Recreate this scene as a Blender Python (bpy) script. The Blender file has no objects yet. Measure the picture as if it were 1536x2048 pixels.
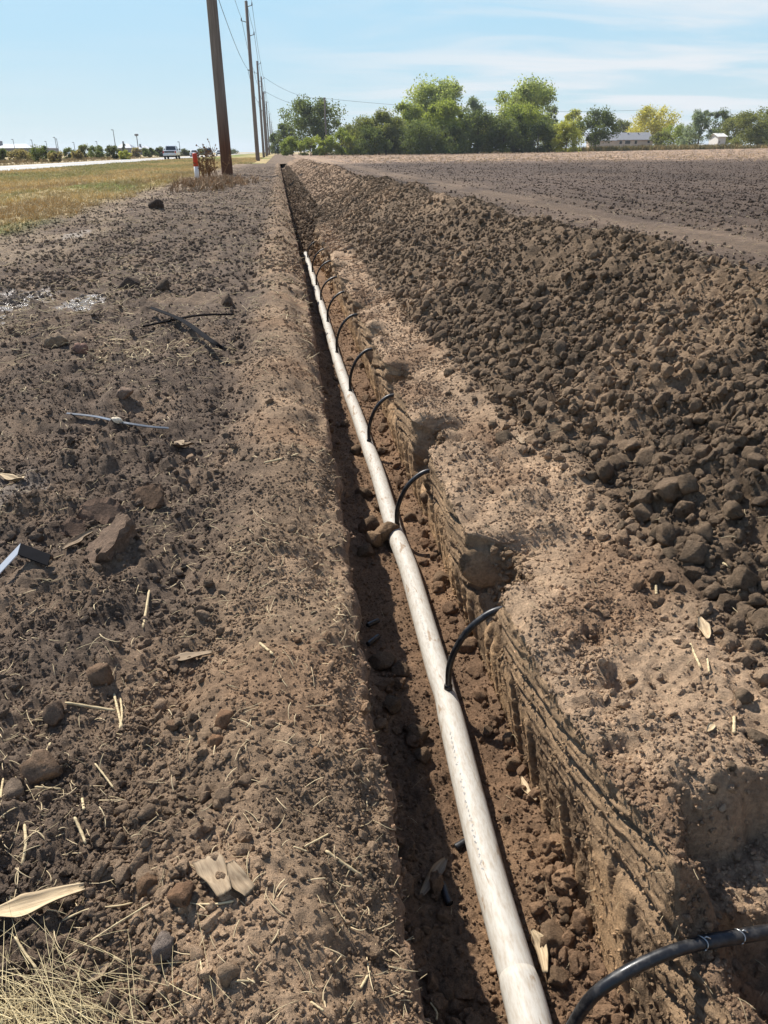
import bpy, bmesh, math, random
import numpy as np
from mathutils import Vector, Matrix, noise as mn

random.seed(7); RNG = np.random.default_rng(11)
S = bpy.context.scene
COL = S.collection

# ------------------------------------------------------------------ camera
F = 1500.0; CX, CY = 768.0, 1024.0; IW, IH = 1536, 2048
VPX, HY, ROLL, CAMH = 556.0, 303.0, math.radians(0.6), 1.0
_dv = np.array([VPX - CX, -(HY - CY), -F]); _dv /= np.linalg.norm(_dv)
_hd = np.array([math.cos(ROLL), math.sin(ROLL), 0.0])
_up = np.cross(_hd, _dv); _up /= np.linalg.norm(_up)
if _up[1] < 0: _up = -_up
CM = np.stack([np.cross(_dv, _up), _dv, _up])          # world = CM @ cam
CC = np.array([0.0, 0.0, CAMH])
cam_d = bpy.data.cameras.new('camera'); cam = bpy.data.objects.new('camera', cam_d); COL.objects.link(cam)
cam_d.sensor_fit = 'HORIZONTAL'; cam_d.sensor_width = 36.0; cam_d.lens = 36.0 * F / IW
cam_d.clip_start = 0.02; cam_d.clip_end = 20000
mw = Matrix.Identity(4)
for a in range(3):
    for b in range(3): mw[a][b] = CM[a][b]
    mw[a][3] = CC[a]
cam.matrix_world = mw
S.camera = cam
S.render.resolution_x = 768; S.render.resolution_y = 1024

def ray(x, y): return CM @ np.array([x - CX, -(y - CY), -F])
def onz(x, y, z=0.0):
    d = ray(x, y); return CC + d * ((z - CC[2]) / d[2])
def onY(x, y, Y):
    d = ray(x, y); return CC + d * (Y / d[1])

# ------------------------------------------------------------------ sky and sun
SUN_DIR = np.array([-0.475, 0.80, 1.0]); SUN_DIR /= np.linalg.norm(SUN_DIR)   # towards the sun
sun_el = math.asin(SUN_DIR[2]); sun_az = math.atan2(SUN_DIR[0], SUN_DIR[1])
W = bpy.data.worlds.new('World'); S.world = W; W.use_nodes = True
wn, wl = W.node_tree.nodes, W.node_tree.links
bg = wn['Background']
sky = wn.new('ShaderNodeTexSky'); sky.sky_type = 'NISHITA'; sky.sun_disc = False
sky.sun_elevation = sun_el; sky.sun_rotation = sun_az
sky.altitude = 400; sky.air_density = 1.0; sky.dust_density = 0.2; sky.ozone_density = 2.5
tc = wn.new('ShaderNodeTexCoord'); sep = wn.new('ShaderNodeSeparateXYZ'); wl.new(tc.outputs['Generated'], sep.inputs[0])
def wmath(op, a, b=None):
    n = wn.new('ShaderNodeMath'); n.operation = op
    for i, v in enumerate((a, b)):
        if v is None: continue
        if isinstance(v, (int, float)): n.inputs[i].default_value = v
        else: wl.new(v, n.inputs[i])
    return n.outputs[0]
zz = wmath('ADD', wmath('MAXIMUM', sep.outputs['Z'], 0.0), 0.07)
cmb = wn.new('ShaderNodeCombineXYZ')
wl.new(wmath('DIVIDE', sep.outputs['X'], zz), cmb.inputs[0]); wl.new(wmath('DIVIDE', sep.outputs['Y'], zz), cmb.inputs[1])
mp = wn.new('ShaderNodeMapping'); mp.inputs['Scale'].default_value = (0.55, 1.0, 1); mp.inputs['Rotation'].default_value = (0, 0, math.radians(-24)); mp.inputs['Location'].default_value = (1.93, 0.35, 0)
wl.new(cmb.outputs[0], mp.inputs[0])
nz = wn.new('ShaderNodeTexNoise'); nz.inputs['Scale'].default_value = 1.0; nz.inputs['Detail'].default_value = 9; nz.inputs['Roughness'].default_value = 0.56; nz.inputs['Distortion'].default_value = 0.5
wl.new(mp.outputs[0], nz.inputs['Vector'])
def wrange(v, a0, a1, b0, b1):
    n = wn.new('ShaderNodeMapRange'); n.interpolation_type = 'SMOOTHSTEP'
    for k, q in zip(('From Min', 'From Max', 'To Min', 'To Max'), (a0, a1, b0, b1)): n.inputs[k].default_value = q
    wl.new(v, n.inputs[0]); return n.outputs[0]
def wmix(fac, A, B):
    n = wn.new('ShaderNodeMix'); n.data_type = 'RGBA'; wl.new(fac, n.inputs['Factor'])
    for k, q in (('A', A), ('B', B)):
        if isinstance(q, tuple): n.inputs[k].default_value = q
        else: wl.new(q, n.inputs[k])
    return n.outputs['Result']
# pale haze low in the sky all the way round, thin cirrus sheet over the field side
low_c = wmix(wrange(sep.outputs['Z'], 0.0, 0.20, 0, 1), (3.3, 4.2, 4.65, 1), (2.35, 4.05, 5.2, 1))
sky_c = wmix(wrange(sep.outputs['Z'], 0.14, 0.42, 0.92, 0.0), sky.outputs[0], low_c)
sheet = wrange(wmath('DIVIDE', sep.outputs['X'], zz), -0.6, 2.2, 0.10, 1.0)
streak = wrange(nz.outputs['Fac'], 0.38, 0.66, 0.0, 0.95)
sky_c = wmix(wmath('MULTIPLY', sheet, streak), sky_c, (4.75, 5.0, 5.25, 1))
wl.new(sky_c, bg.inputs['Color'])
bg.inputs['Strength'].default_value = 0.12
sd = bpy.data.lights.new('sun', 'SUN'); sd.energy = 5.0; sd.angle = math.radians(0.55); sd.color = (1.0, 0.95, 0.87)
sun = bpy.data.objects.new('sun', sd); COL.objects.link(sun)
sun.rotation_euler = Vector(SUN_DIR).to_track_quat('Z', 'Y').to_euler(); sun.location = (-20, 30, 40)
S.view_settings.view_transform = 'Standard'; S.view_settings.look = 'None'; S.view_settings.gamma = 1
S.view_settings.exposure = 0.55
S.render.engine = 'CYCLES'

# ------------------------------------------------------------------ helpers
def srgb(r, g, b): return tuple(((c / 255) / 12.92 if c / 255 <= 0.04045 else ((c / 255 + 0.055) / 1.055) ** 2.4) for c in (r, g, b)) + (1.0,)

_perm = np.random.default_rng(3).permutation(1024).astype(np.int64)
_perm = np.concatenate([_perm, _perm])
_ga = np.random.default_rng(5).uniform(0, 2 * math.pi, 1024); _gx, _gy = np.cos(_ga), np.sin(_ga)
_rv = np.random.default_rng(9).random((1024, 3))
def _h(ix, iy, seed): return _perm[(_perm[(ix + seed * 37) & 1023] + iy) & 1023]
def pn(x, y, seed=0):
    x0 = np.floor(x); y0 = np.floor(y); fx = x - x0; fy = y - y0
    ix = x0.astype(np.int64); iy = y0.astype(np.int64)
    u = fx * fx * fx * (fx * (fx * 6 - 15) + 10); v = fy * fy * fy * (fy * (fy * 6 - 15) + 10)
    def g(dx, dy):
        h = _h(ix + dx, iy + dy, seed); return _gx[h] * (fx - dx) + _gy[h] * (fy - dy)
    a = g(0, 0); b = g(1, 0); c = g(0, 1); d = g(1, 1)
    return (a + (b - a) * u + (c - a) * v + (a - b - c + d) * u * v) * 1.5
def cell(x, y, seed=0):
    """F1 distance, F2 distance and a random number per cell"""
    x0 = np.floor(x).astype(np.int64); y0 = np.floor(y).astype(np.int64)
    f1 = np.full(x.shape, 9.0); f2 = np.full(x.shape, 9.0); r = np.zeros(x.shape)
    for dx in (-1, 0, 1):
        for dy in (-1, 0, 1):
            h = _h(x0 + dx, y0 + dy, seed); q = _rv[h]
            d = np.hypot(x0 + dx + q[..., 0] - x, y0 + dy + q[..., 1] - y)
            m = d < f1
            f2 = np.where(m, f1, np.minimum(f2, d)); r = np.where(m, q[..., 2], r); f1 = np.where(m, d, f1)
    return f1, f2, r
def dome(x, y, seed, rmin=0.25, rmax=0.62):
    f1, f2, r = cell(x, y, seed)
    rad = rmin + (rmax - rmin) * r
    return np.sqrt(np.maximum(0, 1 - (f1 / rad) ** 2)) * rad
def sstep(a, b, x):
    t = np.clip((x - a) / (b - a), 0, 1); return t * t * (3 - 2 * t)

def mesh_grid(name, P, colr=None):
    """P: rows x cols x 3 array -> quad mesh with smooth shading and optional colour attribute"""
    nr, nc = P.shape[:2]
    me = bpy.data.meshes.new(name)
    me.vertices.add(nr * nc); me.vertices.foreach_set('co', P.reshape(-1).astype(np.float32))
    i = np.arange(nr - 1)[:, None] * nc + np.arange(nc - 1)[None, :]
    q = np.stack([i, i + 1, i + nc + 1, i + nc], -1).reshape(-1, 4).astype(np.int32)
    nq = len(q)
    me.loops.add(nq * 4); me.loops.foreach_set('vertex_index', q.reshape(-1))
    me.polygons.add(nq); me.polygons.foreach_set('loop_start', np.arange(nq, dtype=np.int32) * 4)
    me.polygons.foreach_set('use_smooth', np.ones(nq, bool))
    if colr is not None:
        at = me.attributes.new('col', 'FLOAT_COLOR', 'POINT')
        c4 = np.ones((nr * nc, 4), np.float32); c4[:, :colr.shape[-1]] = colr.reshape(nr * nc, -1)
        at.data.foreach_set('color', c4.reshape(-1))
    me.update(calc_edges=True); me.validate()
    return me

def link(name, data, mat=None, parent=None, label=None, cat=None, group=None, kind=None, loc=None, rot=None, scale=None):
    o = bpy.data.objects.new(name, data); COL.objects.link(o)
    if mat is not None and data is not None and len(data.materials) == 0: data.materials.append(mat)
    if parent is not None: o.parent = parent
    if label: o['label'] = label
    if cat: o['category'] = cat
    if group: o['group'] = group
    if kind: o['kind'] = kind
    if loc is not None: o.location = loc
    if rot is not None: o.rotation_euler = rot
    if scale is not None: o.scale = scale
    return o
def empty(name, loc, label, cat, group=None, rz=0.0):
    o = link(name, None, label=label, cat=cat, group=group, loc=loc, rot=(0, 0, rz)); o.empty_display_size = 0.1
    return o
def copy_tree(o, parent=None):
    c = o.copy(); COL.objects.link(c); c.parent = parent
    for ch in list(o.children): copy_tree(ch, c)
    return c

class MB:
    """collects shapes into one mesh"""
    def __init__(self): self.v = []; self.f = []
    def add(self, vs, fs):
        n = len(self.v); self.v += [tuple(v) for v in vs]; self.f += [tuple(n + i for i in f) for f in fs]; return self
    def box(self, x0, x1, y0, y1, z0, z1):
        return self.add([(x0,y0,z0),(x1,y0,z0),(x1,y1,z0),(x0,y1,z0),(x0,y0,z1),(x1,y0,z1),(x1,y1,z1),(x0,y1,z1)],
                        [(0,3,2,1),(4,5,6,7),(0,1,5,4),(1,2,6,5),(2,3,7,6),(3,0,4,7)])
    def prism(self, poly, y0, y1):
        """poly in (x,z), extruded along y"""
        n = len(poly)
        vs = [(x, y0, z) for x, z in poly] + [(x, y1, z) for x, z in poly]
        fs = [tuple(range(n)), tuple(range(2 * n - 1, n - 1, -1))] + [(i, i + n, (i + 1) % n + n, (i + 1) % n) for i in range(n)]
        return self.add(vs, fs)
    def tube(self, pts, rad, seg=8, cap=True):
        pts = [Vector(p) for p in pts]; n = len(pts)
        if not hasattr(rad, '__len__'): rad = [rad] * n
        vs = []; t0 = (pts[1] - pts[0]).normalized()
        ref = Vector((0, 0, 1)) if abs(t0.z) < 0.9 else Vector((1, 0, 0))
        u = t0.cross(ref).normalized()
        for i, p in enumerate(pts):
            t = (pts[min(i + 1, n - 1)] - pts[max(i - 1, 0)]).normalized()
            u = (u - t * u.dot(t)).normalized(); w = t.cross(u)
            for k in range(seg):
                a = 2 * math.pi * k / seg; vs.append(p + (u * math.cos(a) + w * math.sin(a)) * rad[i])
        fs = []
        for i in range(n - 1):
            for k in range(seg):
                a = i * seg + k; b = i * seg + (k + 1) % seg; fs.append((a, b, b + seg, a + seg))
        if cap: fs += [tuple(range(seg - 1, -1, -1)), tuple(range((n - 1) * seg, n * seg))]
        return self.add(vs, fs)
    def mesh(self, name, smooth=False):
        me = bpy.data.meshes.new(name); me.from_pydata(self.v, [], self.f)
        if smooth: me.polygons.foreach_set('use_smooth', [True] * len(me.polygons))
        me.update(); return me

def bevel(me, w=0.01, seg=2):
    bm = bmesh.new(); bm.from_mesh(me)
    bmesh.ops.bevel(bm, geom=list(bm.edges), offset=w, segments=seg, affect='EDGES', profile=0.6)
    bm.to_mesh(me); bm.free(); return me

# ------------------------------------------------------------------ materials
def newmat(name, rough=0.9, spec=0.2, color=(0.5, 0.5, 0.5, 1), metal=0.0):
    m = bpy.data.materials.new(name); m.use_nodes = True
    b = m.node_tree.nodes['Principled BSDF']
    b.inputs['Roughness'].default_value = rough; b.inputs['Specular IOR Level'].default_value = spec
    b.inputs['Base Color'].default_value = color; b.inputs['Metallic'].default_value = metal
    return m, m.node_tree.nodes, m.node_tree.links, b
def tex_noise(nt, scale, detail=5, rough=0.6, vec=None, dist=0.0):
    n = nt.nodes.new('ShaderNodeTexNoise'); n.inputs['Scale'].default_value = scale; n.inputs['Detail'].default_value = detail
    n.inputs['Roughness'].default_value = rough; n.inputs['Distortion'].default_value = dist
    if vec is not None: nt.links.new(vec, n.inputs['Vector'])
    return n
def ramp(nt, fac, stops):
    r = nt.nodes.new('ShaderNodeValToRGB'); e = r.color_ramp.elements
    while len(e) < len(stops): e.new(0.5)
    for q, (p, c) in zip(e, stops): q.position = p; q.color = c if len(c) == 4 else tuple(c) + (1,)
    nt.links.new(fac, r.inputs[0]); return r.outputs[0]
def mixrgb(nt, a, b, fac, mode='MIX'):
    n = nt.nodes.new('ShaderNodeMix'); n.data_type = 'RGBA'; n.blend_type = mode
    for sock, v in (('A', a), ('B', b)):
        if isinstance(v, tuple): n.inputs[sock].default_value = v
        else: nt.links.new(v, n.inputs[sock])
    if isinstance(fac, (int, float)): n.inputs['Factor'].default_value = fac
    else: nt.links.new(fac, n.inputs['Factor'])
    return n.outputs['Result']
def bump(nt, b, h, strength, dist):
    n = nt.nodes.new('ShaderNodeBump'); n.inputs['Strength'].default_value = strength; n.inputs['Distance'].default_value = dist
    nt.links.new(h, n.inputs['Height'])
    if b.inputs['Normal'].is_linked: nt.links.new(b.inputs['Normal'].links[0].from_socket, n.inputs['Normal'])
    nt.links.new(n.outputs[0], b.inputs['Normal'])
def g(v): return (v, v, v, 1)
def simple(name, color, rough=0.7, spec=0.3, var=0.15, scale=8.0, metal=0.0, bmp=0.0, bscale=40):
    m, ns, ls, b = newmat(name, rough, spec, color, metal); nt = m.node_tree
    t = nt.nodes.new('ShaderNodeTexCoord')
    n = tex_noise(nt, scale, 6, 0.65, t.outputs['Object'])
    c = mixrgb(nt, color, ramp(nt, n.outputs['Fac'], [(0.25, g(1 - var * 2)), (0.75, g(1 + var))]), 1.0, 'MULTIPLY')
    ls.new(c, b.inputs['Base Color'])
    if bmp: bump(nt, b, tex_noise(nt, bscale, 5, 0.6, t.outputs['Object']).outputs['Fac'], bmp, 0.01)
    return m

def soil_mat(name, source, wet=False):
    """source: 'ATTR' vertex colour 'col' (alpha = wetness), 'INST' instance colour, 'OBJ' object colour"""
    m, ns, ls, b = newmat(name, 0.95, 0.12); nt = m.node_tree
    if source == 'OBJ':
        base = nt.nodes.new('ShaderNodeObjectInfo').outputs['Color']
    else:
        a = nt.nodes.new('ShaderNodeAttribute'); a.attribute_name = 'col' if source == 'ATTR' else 'ccol'
        a.attribute_type = 'GEOMETRY' if source == 'ATTR' else 'INSTANCER'; base = a.outputs['Color']
    t = nt.nodes.new('ShaderNodeTexCoord'); vec = t.outputs['Object']
    if source != 'ATTR':
        gi = nt.nodes.new('ShaderNodeNewGeometry'); vec = gi.outputs['Position']
    n1 = tex_noise(nt, 9, 6, 0.62, vec); n2 = tex_noise(nt, 110, 5, 0.7, vec); n3 = tex_noise(nt, 520, 3, 0.7, vec)
    n4 = tex_noise(nt, 26, 6, 0.68, vec); n0 = tex_noise(nt, 2.4, 9, 0.72, vec)
    base = mixrgb(nt, base, ramp(nt, n0.outputs['Fac'], [(0.32, (0.90, 0.90, 0.91)), (0.68, (1.34, 1.33, 1.31))]), 1.0, 'MULTIPLY')
    c = mixrgb(nt, base, ramp(nt, n1.outputs['Fac'], [(0.28, (1.30, 1.31, 1.32)), (0.72, (2.05, 2.0, 1.93))]), 1.0, 'MULTIPLY')
    c = mixrgb(nt, c, ramp(nt, n4.outputs['Fac'], [(0.3, (0.72, 0.72, 0.73)), (0.7, (1.2, 1.19, 1.17))]), 1.0, 'MULTIPLY')
    c = mixrgb(nt, c, ramp(nt, n2.outputs['Fac'], [(0.3, (0.7, 0.7, 0.7)), (0.68, (1.22, 1.2, 1.18))]), 1.0, 'MULTIPLY')
    ls.new(c, b.inputs['Base Color'])
    bump(nt, b, n4.outputs['Fac'], 1.0, 0.022 if source == 'ATTR' else 0.008)
    bump(nt, b, n2.outputs['Fac'], 1.0, 0.010)
    bump(nt, b, n3.outputs['Fac'], 0.9, 0.003)
    if source == 'ATTR':
        r = nt.nodes.new('ShaderNodeMapRange'); r.inputs['From Min'].default_value = 0; r.inputs['From Max'].default_value = 1
        r.inputs['To Min'].default_value = 0.95; r.inputs['To Max'].default_value = 0.22
        ls.new(a.outputs['Alpha'], r.inputs[0]); ls.new(r.outputs[0], b.inputs['Roughness'])
        r2 = nt.nodes.new('ShaderNodeMapRange'); r2.inputs['To Min'].default_value = 0.12; r2.inputs['To Max'].default_value = 0.7
        ls.new(a.outputs['Alpha'], r2.inputs[0]); ls.new(r2.outputs[0], b.inputs['Specular IOR Level'])
    return m
M_SOIL = soil_mat('soil', 'ATTR'); M_CRUMB = soil_mat('soil_crumbs', 'INST'); M_CLOD = soil_mat('soil_clods', 'OBJ')

# ------------------------------------------------------------------ the dug ground: swept cross-section
rowsY = np.concatenate([np.arange(-0.6, 0.40, 0.0125), 0.40 * 1.0056 ** np.arange(0, int(math.log(78 / 0.40) / math.log(1.0056)))])
NR = len(rowsY)
hose_Y = [0.63, 1.62, 2.62, 3.58, 4.50, 5.50, 6.55, 7.62, 8.58, 9.50, 10.55, 11.7]
def lip_left(Y): return np.interp(Y, [-1, 0.6, 1.4, 2.2, 3.2, 4.2, 6.2, 9, 18, 50, 80], [0.115, 0.118, 0.128, 0.14, 0.15, 0.16, 0.17, 0.175, 0.15, 0.12, 0.1])
def notch(Y):
    v = np.zeros_like(Y)
    for k, yh in list(enumerate(hose_Y[:11]))[1:]:
        far = yh + (0.30, 0.24, 0.27, 0.22, 0.25, 0.2, 0.26, 0.2, 0.24, 0.2, 0.2)[k]; dep = (0.0, 0.12, 0.12, 0.125, 0.10, 0.10, 0.08, 0.09, 0.07, 0.06, 0.05)[k]
        near = 0.27
        v = np.maximum(v, dep * sstep(far - near - 0.05, far - near + 0.06, Y) * (1 - sstep(far - 0.02, far + 0.055, Y)))
    return v
FLOOR = -0.385
def heap_h(Y): return np.interp(Y, [-1, 1, 4, 8, 13, 15.5, 18, 20, 25, 30, 34, 45, 60, 78], [0.40, 0.46, 0.49, 0.50, 0.50, 0.47, 0.38, 0.40, 0.52, 0.50, 0.42, 0.46, 0.42, 0.30])
def heap_foot(Y): return np.interp(Y, [-1, 0.5, 1.3, 2.2, 3.2, 4.7, 6.3, 10, 15, 18, 30, 78], [1.1, 1.06, 1.0, 0.96, 0.88, 0.8, 0.76, 0.74, 0.74, 0.74, 0.74, 0.74])
def heap_end(Y): return heap_foot(Y) + 1.9
Yc = rowsY[:, None]
xl = lip_left(Yc) + 0.018 * pn(Yc * 2.3, Yc * 0 + 3.3, 1) + 0.011 * pn(Yc * 9, Yc * 0 + 1.3, 2)
nt_ = notch(Yc + 0.03 * pn(Yc * 9, Yc * 0 + 0.4, 7)) * (1 + 0.35 * pn(Yc * 13, Yc * 0 + 0.8, 7))
xr_bot = 0.512 + 0.010 * pn(Yc * 1.1, Yc * 0 + 7.7, 3) + 0.012 * sstep(9, 16, Yc)
xr_lip = np.interp(Yc, [-1, 0.57, 0.67, 0.8, 1.0, 1.17, 1.35, 1.56, 2.1, 3.2, 80], [0.60, 0.585, 0.56, 0.542, 0.51, 0.49, 0.475, 0.472, 0.478, 0.478, 0.478]) + (0.22 + 0.16 * pn(Yc * 0.55, Yc * 0 + 3.7, 197) + 0.06 * pn(Yc * 1.7, Yc * 0 + 3.1, 198)) * sstep(11, 15, Yc) + 0.010 * pn(Yc * 2.1, Yc * 0 + 5.1, 4) + 0.006 * pn(Yc * 7, Yc * 0 + 5.7, 4) + nt_ + 0.02 * sstep(9, 16, Yc)
xf = heap_foot(Yc) + 0.05 * pn(Yc * 1.6, Yc * 0 + 2.2, 5)
xe = heap_end(Yc) + 0.12 * pn(Yc * 0.9, Yc * 0 + 4.2, 6)
xleft = -np.minimum(0.95 + 0.45 * np.maximum(Yc, 0), 7.0)
NA, NB, NC, ND, NE, NF = 400, 44, 92, 130, 96, 260
def lin(n, end=False): return (np.arange(n) / (n - 1 if end else n))[None, :]
one = np.ones_like(Yc)
xA = xleft + (xl - 0.012 - xleft) * lin(NA)
slump = 0.045 + 0.015 * sstep(2.2, 4.0, Yc) + 0.018 * pn(Yc * 2.7, Yc * 0 + 8.8, 191) + 0.008 * pn(Yc * 9, Yc * 0 + 8.2, 192); zA = -slump * sstep(-0.20, 0.0, xA - xl) ** 1.4
tB = lin(NB); xB = xl - 0.012 + (0.012 - 0.02) * tB + 0.0 * one; zB = -slump + (FLOOR + slump) * tB
xB = xl - 0.012 + 0.012 * sstep(0, 0.1, tB) - 0.03 * tB
tC = lin(NC); xC = (xl - 0.03) + (xr_bot - xl + 0.03) * tC; zC = FLOOR * one + 0 * tC
zlip = -0.006 + 0.016 * pn(Yc * 3.3, Yc * 0 + 6.1, 107) + 0.010 * pn(Yc * 11, Yc * 0 + 6.4, 108) - 0.30 * nt_ - 0.135 * (1 - sstep(0.68, 0.76, Yc + 0.02 * pn(Yc * 20, Yc * 0 + 1, 106))) - 0.05 * sstep(11, 15, Yc)
tD = lin(ND); zD = FLOOR + (zlip - FLOOR) * tD
up = sstep(0.30, 0.85, tD)
ntD = notch(Yc + 0.05 * pn(tD * 3.1 + 0 * Yc, Yc * 7, 7) + 0.02 * pn(tD * 9 + 0 * Yc, Yc * 21, 7)); bl = sstep(0.8, 1.0, tD); ntD = ntD * (1 - bl) + nt_ * bl
xD = xr_bot + (xr_lip - nt_ - xr_bot) * tD + ntD * up
tE = lin(NE); xE = xr_lip + (xf - xr_lip) * tE; zE = zlip * (1 - sstep(0.0, 0.62, tE)) + 0.03 * sstep(0.5, 1.0, tE)
# bench lowered inside the notches
tF = lin(NF, True); xF = xf + (xe - xf) * tF
hh = heap_h(Yc) + 0.03 + 0.06 * pn(Yc * 1.4, Yc * 0 + 9.1, 8) + 0.02 * pn(Yc * 4, Yc * 0 + 9.7, 9)
pk = 0.50 + 0.06 * pn(Yc * 0.8, Yc * 0 + 1.9, 10)
prof = np.where(tF < pk, sstep(-0.25, 1.12, tF / pk), 1 - sstep(-0.1, 1.15, (tF - pk) / (1 - pk)))
prof = 0.45 * ((prof - prof[:, :1]) * (1 - tF) + prof * tF) + 0.55 * np.where(tF < pk, 1.06 * tF / pk, 1.06 * (1 - tF) / (1 - pk))
zF = 0.03 + hh * np.clip(prof, 0, None)
zF = zF - 0.06 * sstep(0.9, 1.0, tF)
X = np.concatenate([xA, xB, xC, xD, xE, xF], 1); Z = np.concatenate([zA, zB, zC, zD, zE, zF], 1)
Yg = np.repeat(Yc, X.shape[1], 1)
c0 = [0, NA, NA + NB, NA + NB + NC, NA + NB + NC + ND, NA + NB + NC + ND + NE, X.shape[1]]
# round the corners
for it in range(4):
    Xs = X.copy(); Zs = Z.copy()
    Xs[:, 1:-1] = (X[:, :-2] + X[:, 1:-1] * 2 + X[:, 2:]) / 4; Zs[:, 1:-1] = (Z[:, :-2] + Z[:, 1:-1] * 2 + Z[:, 2:]) / 4
    X, Z = Xs, Zs
dX = np.gradient(X, axis=1); dZ = np.gradient(Z, axis=1)
ln = np.hypot(dX, dZ) + 1e-9
NX, NZ = -dZ / ln, dX / ln
Sarc = np.cumsum(ln, axis=1); Sarc -= Sarc[:, c0[3]:c0[3] + 1]         # arc length from foot of right wall
SP = np.maximum(0.0056 * np.abs(Yc), 0.0042)
def fade(wl): return np.clip((wl / SP - 1.5) / 1.8, 0, 1)
def seg(a): return slice(c0[a], c0[a + 1])
D = np.zeros_like(X)
# ---- A: disturbed ground on the road side
s = seg(0); x, y = X[:, s], Yg[:, s]
ridge = np.exp(-((x + 0.10) / 0.13) ** 2) * 0.040 - np.exp(-((x + 0.33) / 0.1) ** 2) * 0.02
rough = 0.62 + 0.38 * sstep(-0.15, -0.45, x)
d = ridge + 0.030 * pn(x * 1.7, y * 1.4, 11) + rough * (0.034 * pn(x * 5.2, y * 4.6, 12) + 0.021 * pn(x * 13, y * 12, 13) * fade(0.08)
    + 0.010 * pn(x * 31, y * 29, 14) * fade(0.035) + 0.008 * np.abs(pn(x * 24, y * 23, 114)) * fade(0.04) + 0.0065 * pn(x * 62, y * 60, 15) * fade(0.017) + 0.004 * pn(x * 118, y * 112, 115) * fade(0.009))
msk = sstep(-0.25, 0.35, pn(x * 2.2, y * 1.8, 16))
d += (0.25 + 0.75 * msk) * rough * ((0.022 + 0.05 * sstep(1.5, 2.6, y) * sstep(-0.2, -0.5, x)) * dome(x * 9, y * 9, 17, 0.1, 0.5) * fade(0.11) + 0.018 * dome(x * 22, y * 22, 18, 0.15, 0.6) * fade(0.045) + 0.012 * dome(x * 48, y * 48, 19, 0.2, 0.6) * fade(0.02))
wet = np.zeros_like(x)
for (px, py, rx, ry) in ((25, 600, 0.42, 0.55), (165, 603, 0.2, 0.5), (-60, 640, 0.3, 0.35), (150, 470, 0.22, 0.9), (20, 980, 0.2, 0.2)):
    w = onz(px, py); q = np.exp(-(((x - w[0]) / rx) ** 2 + ((y - w[1]) / ry) ** 2)) + 0.28 * pn(x * 7, y * 5, 20) + 0.2 * pn(x * 23, y * 15, 21)
    wet = np.maximum(wet, sstep(0.50, 0.72, q) * (0.35 if py in (980, 470) else 1))
d = d * (1 - 0.88 * wet) - 0.010 * wet
edge = sstep(-3.3, -4.6, x + 0.35 * pn(y * 0.5, x * 0.3, 22))                    # turns to grass
d = d * (1 - 0.6 * edge) + edge * 0.02
D[:, s] = d
# ---- B: near wall of the trench
s = seg(1); x, y, q = Z[:, s], Yg[:, s], Sarc[:, s]
D[:, s] = 0.012 * pn(q * 14, y * 9, 24) + 0.006 * pn(q * 40, y * 30, 25) * fade(0.03) + 0.02 * dome(q * 18, y * 18, 26, 0.1, 0.5) * fade(0.05)
# ---- C: trench floor
s = seg(2); x, y = X[:, s], Yg[:, s]
d = 0.014 * pn(x * 7, y * 3.2, 27) + 0.007 * pn(x * 19, y * 16, 28) + 0.003 * pn(x * 60, y * 55, 29) * fade(0.02)
d += (sstep(0.0, 0.4, pn(x * 3.0, y * 2.1, 30))) * (1 - 0.75 * sstep(0.30, 0.36, x)) * (0.045 * dome(x * 11, y * 11, 31, 0.1, 0.5) + 0.028 * dome(x * 26, y * 26, 32, 0.15, 0.6)) + 0.012 * dome(x * 55, y * 55, 33, 0.1, 0.55) * fade(0.02)
d += 0.03 * np.exp(-((x - xl) / 0.05) ** 2) + 0.02 * np.exp(-((x - xr_bot) / 0.03) ** 2)
farf = sstep(11.4, 13.0, y)
d += farf * (0.05 * sstep(0.36, 0.5, x) + 0.06 * pn(x * 5, y * 0.9, 202) + 0.09 * dome(x * 4, y * 1.3, 203, 0.15, 0.6) + 0.04 * pn(x * 12, y * 2.4, 204) * fade(0.4))                                              # caved in beyond the pipe end
D[:, s] = d
# ---- D: cut wall with trencher marks
s = seg(3); y, z = Yg[:, s], Z[:, s]; tt = np.broadcast_to(tD, y.shape)
lean = z + 0.21 * y + 0.016 * pn(y * 3, z * 4, 34) + 0.006 * pn(y * 9, z * 12, 133) + 0.002 * pn(y * 40, z * 40, 134)
gr = (lean * 19 + 0.30 * pn(y * 2, z * 9, 35)) % 1.0
gap = np.exp(-((gr - 0.5) / 0.17) ** 2)
stren = np.clip(0.65 + 1.5 * pn(y * 2.1, np.floor(lean * 19) * 0.7, 137), 0.15, 1.2)
topm = sstep(0.44, 0.56, tt + 0.16 * pn(y * 3, z * 2, 36)) * (1 - sstep(0.90, 1.0, tt))
d = topm * (-0.016 * gap * stren + 0.0035 * (gr - 0.5) + 0.003 * pn(y * 30, z * 70, 37) * fade(0.02) + 0.002 * pn(y * 90, z * 90, 138) * fade(0.011))
crack = np.abs(pn(y * 6 + 0.5 * pn(z * 30, y * 8, 38), z * 7 + 0.3 * np.floor(lean * 19), 39)); d += -0.010 * topm * (1 - sstep(0.0, 0.04, crack)) * fade(0.03)
lowm = 1 - sstep(0.44, 0.56, tt + 0.16 * pn(y * 3, z * 2, 36)); ys = y - 0.30 * z
pl = pn(ys * 13, z * 2.2, 40) + 0.55 * pn(ys * 30, z * 4.5, 41)
plate = sstep(-0.05, 0.10, pl)
d += lowm * (0.014 * (plate - 0.5) + (1 - plate) * (0.007 * dome(ys * 60, z * 45, 42, 0.2, 0.6) + 0.007 * pn(ys * 70, z * 50, 43)) * fade(0.02) + plate * 0.0018 * pn(ys * 90, z * 5, 44) * fade(0.014))
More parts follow.
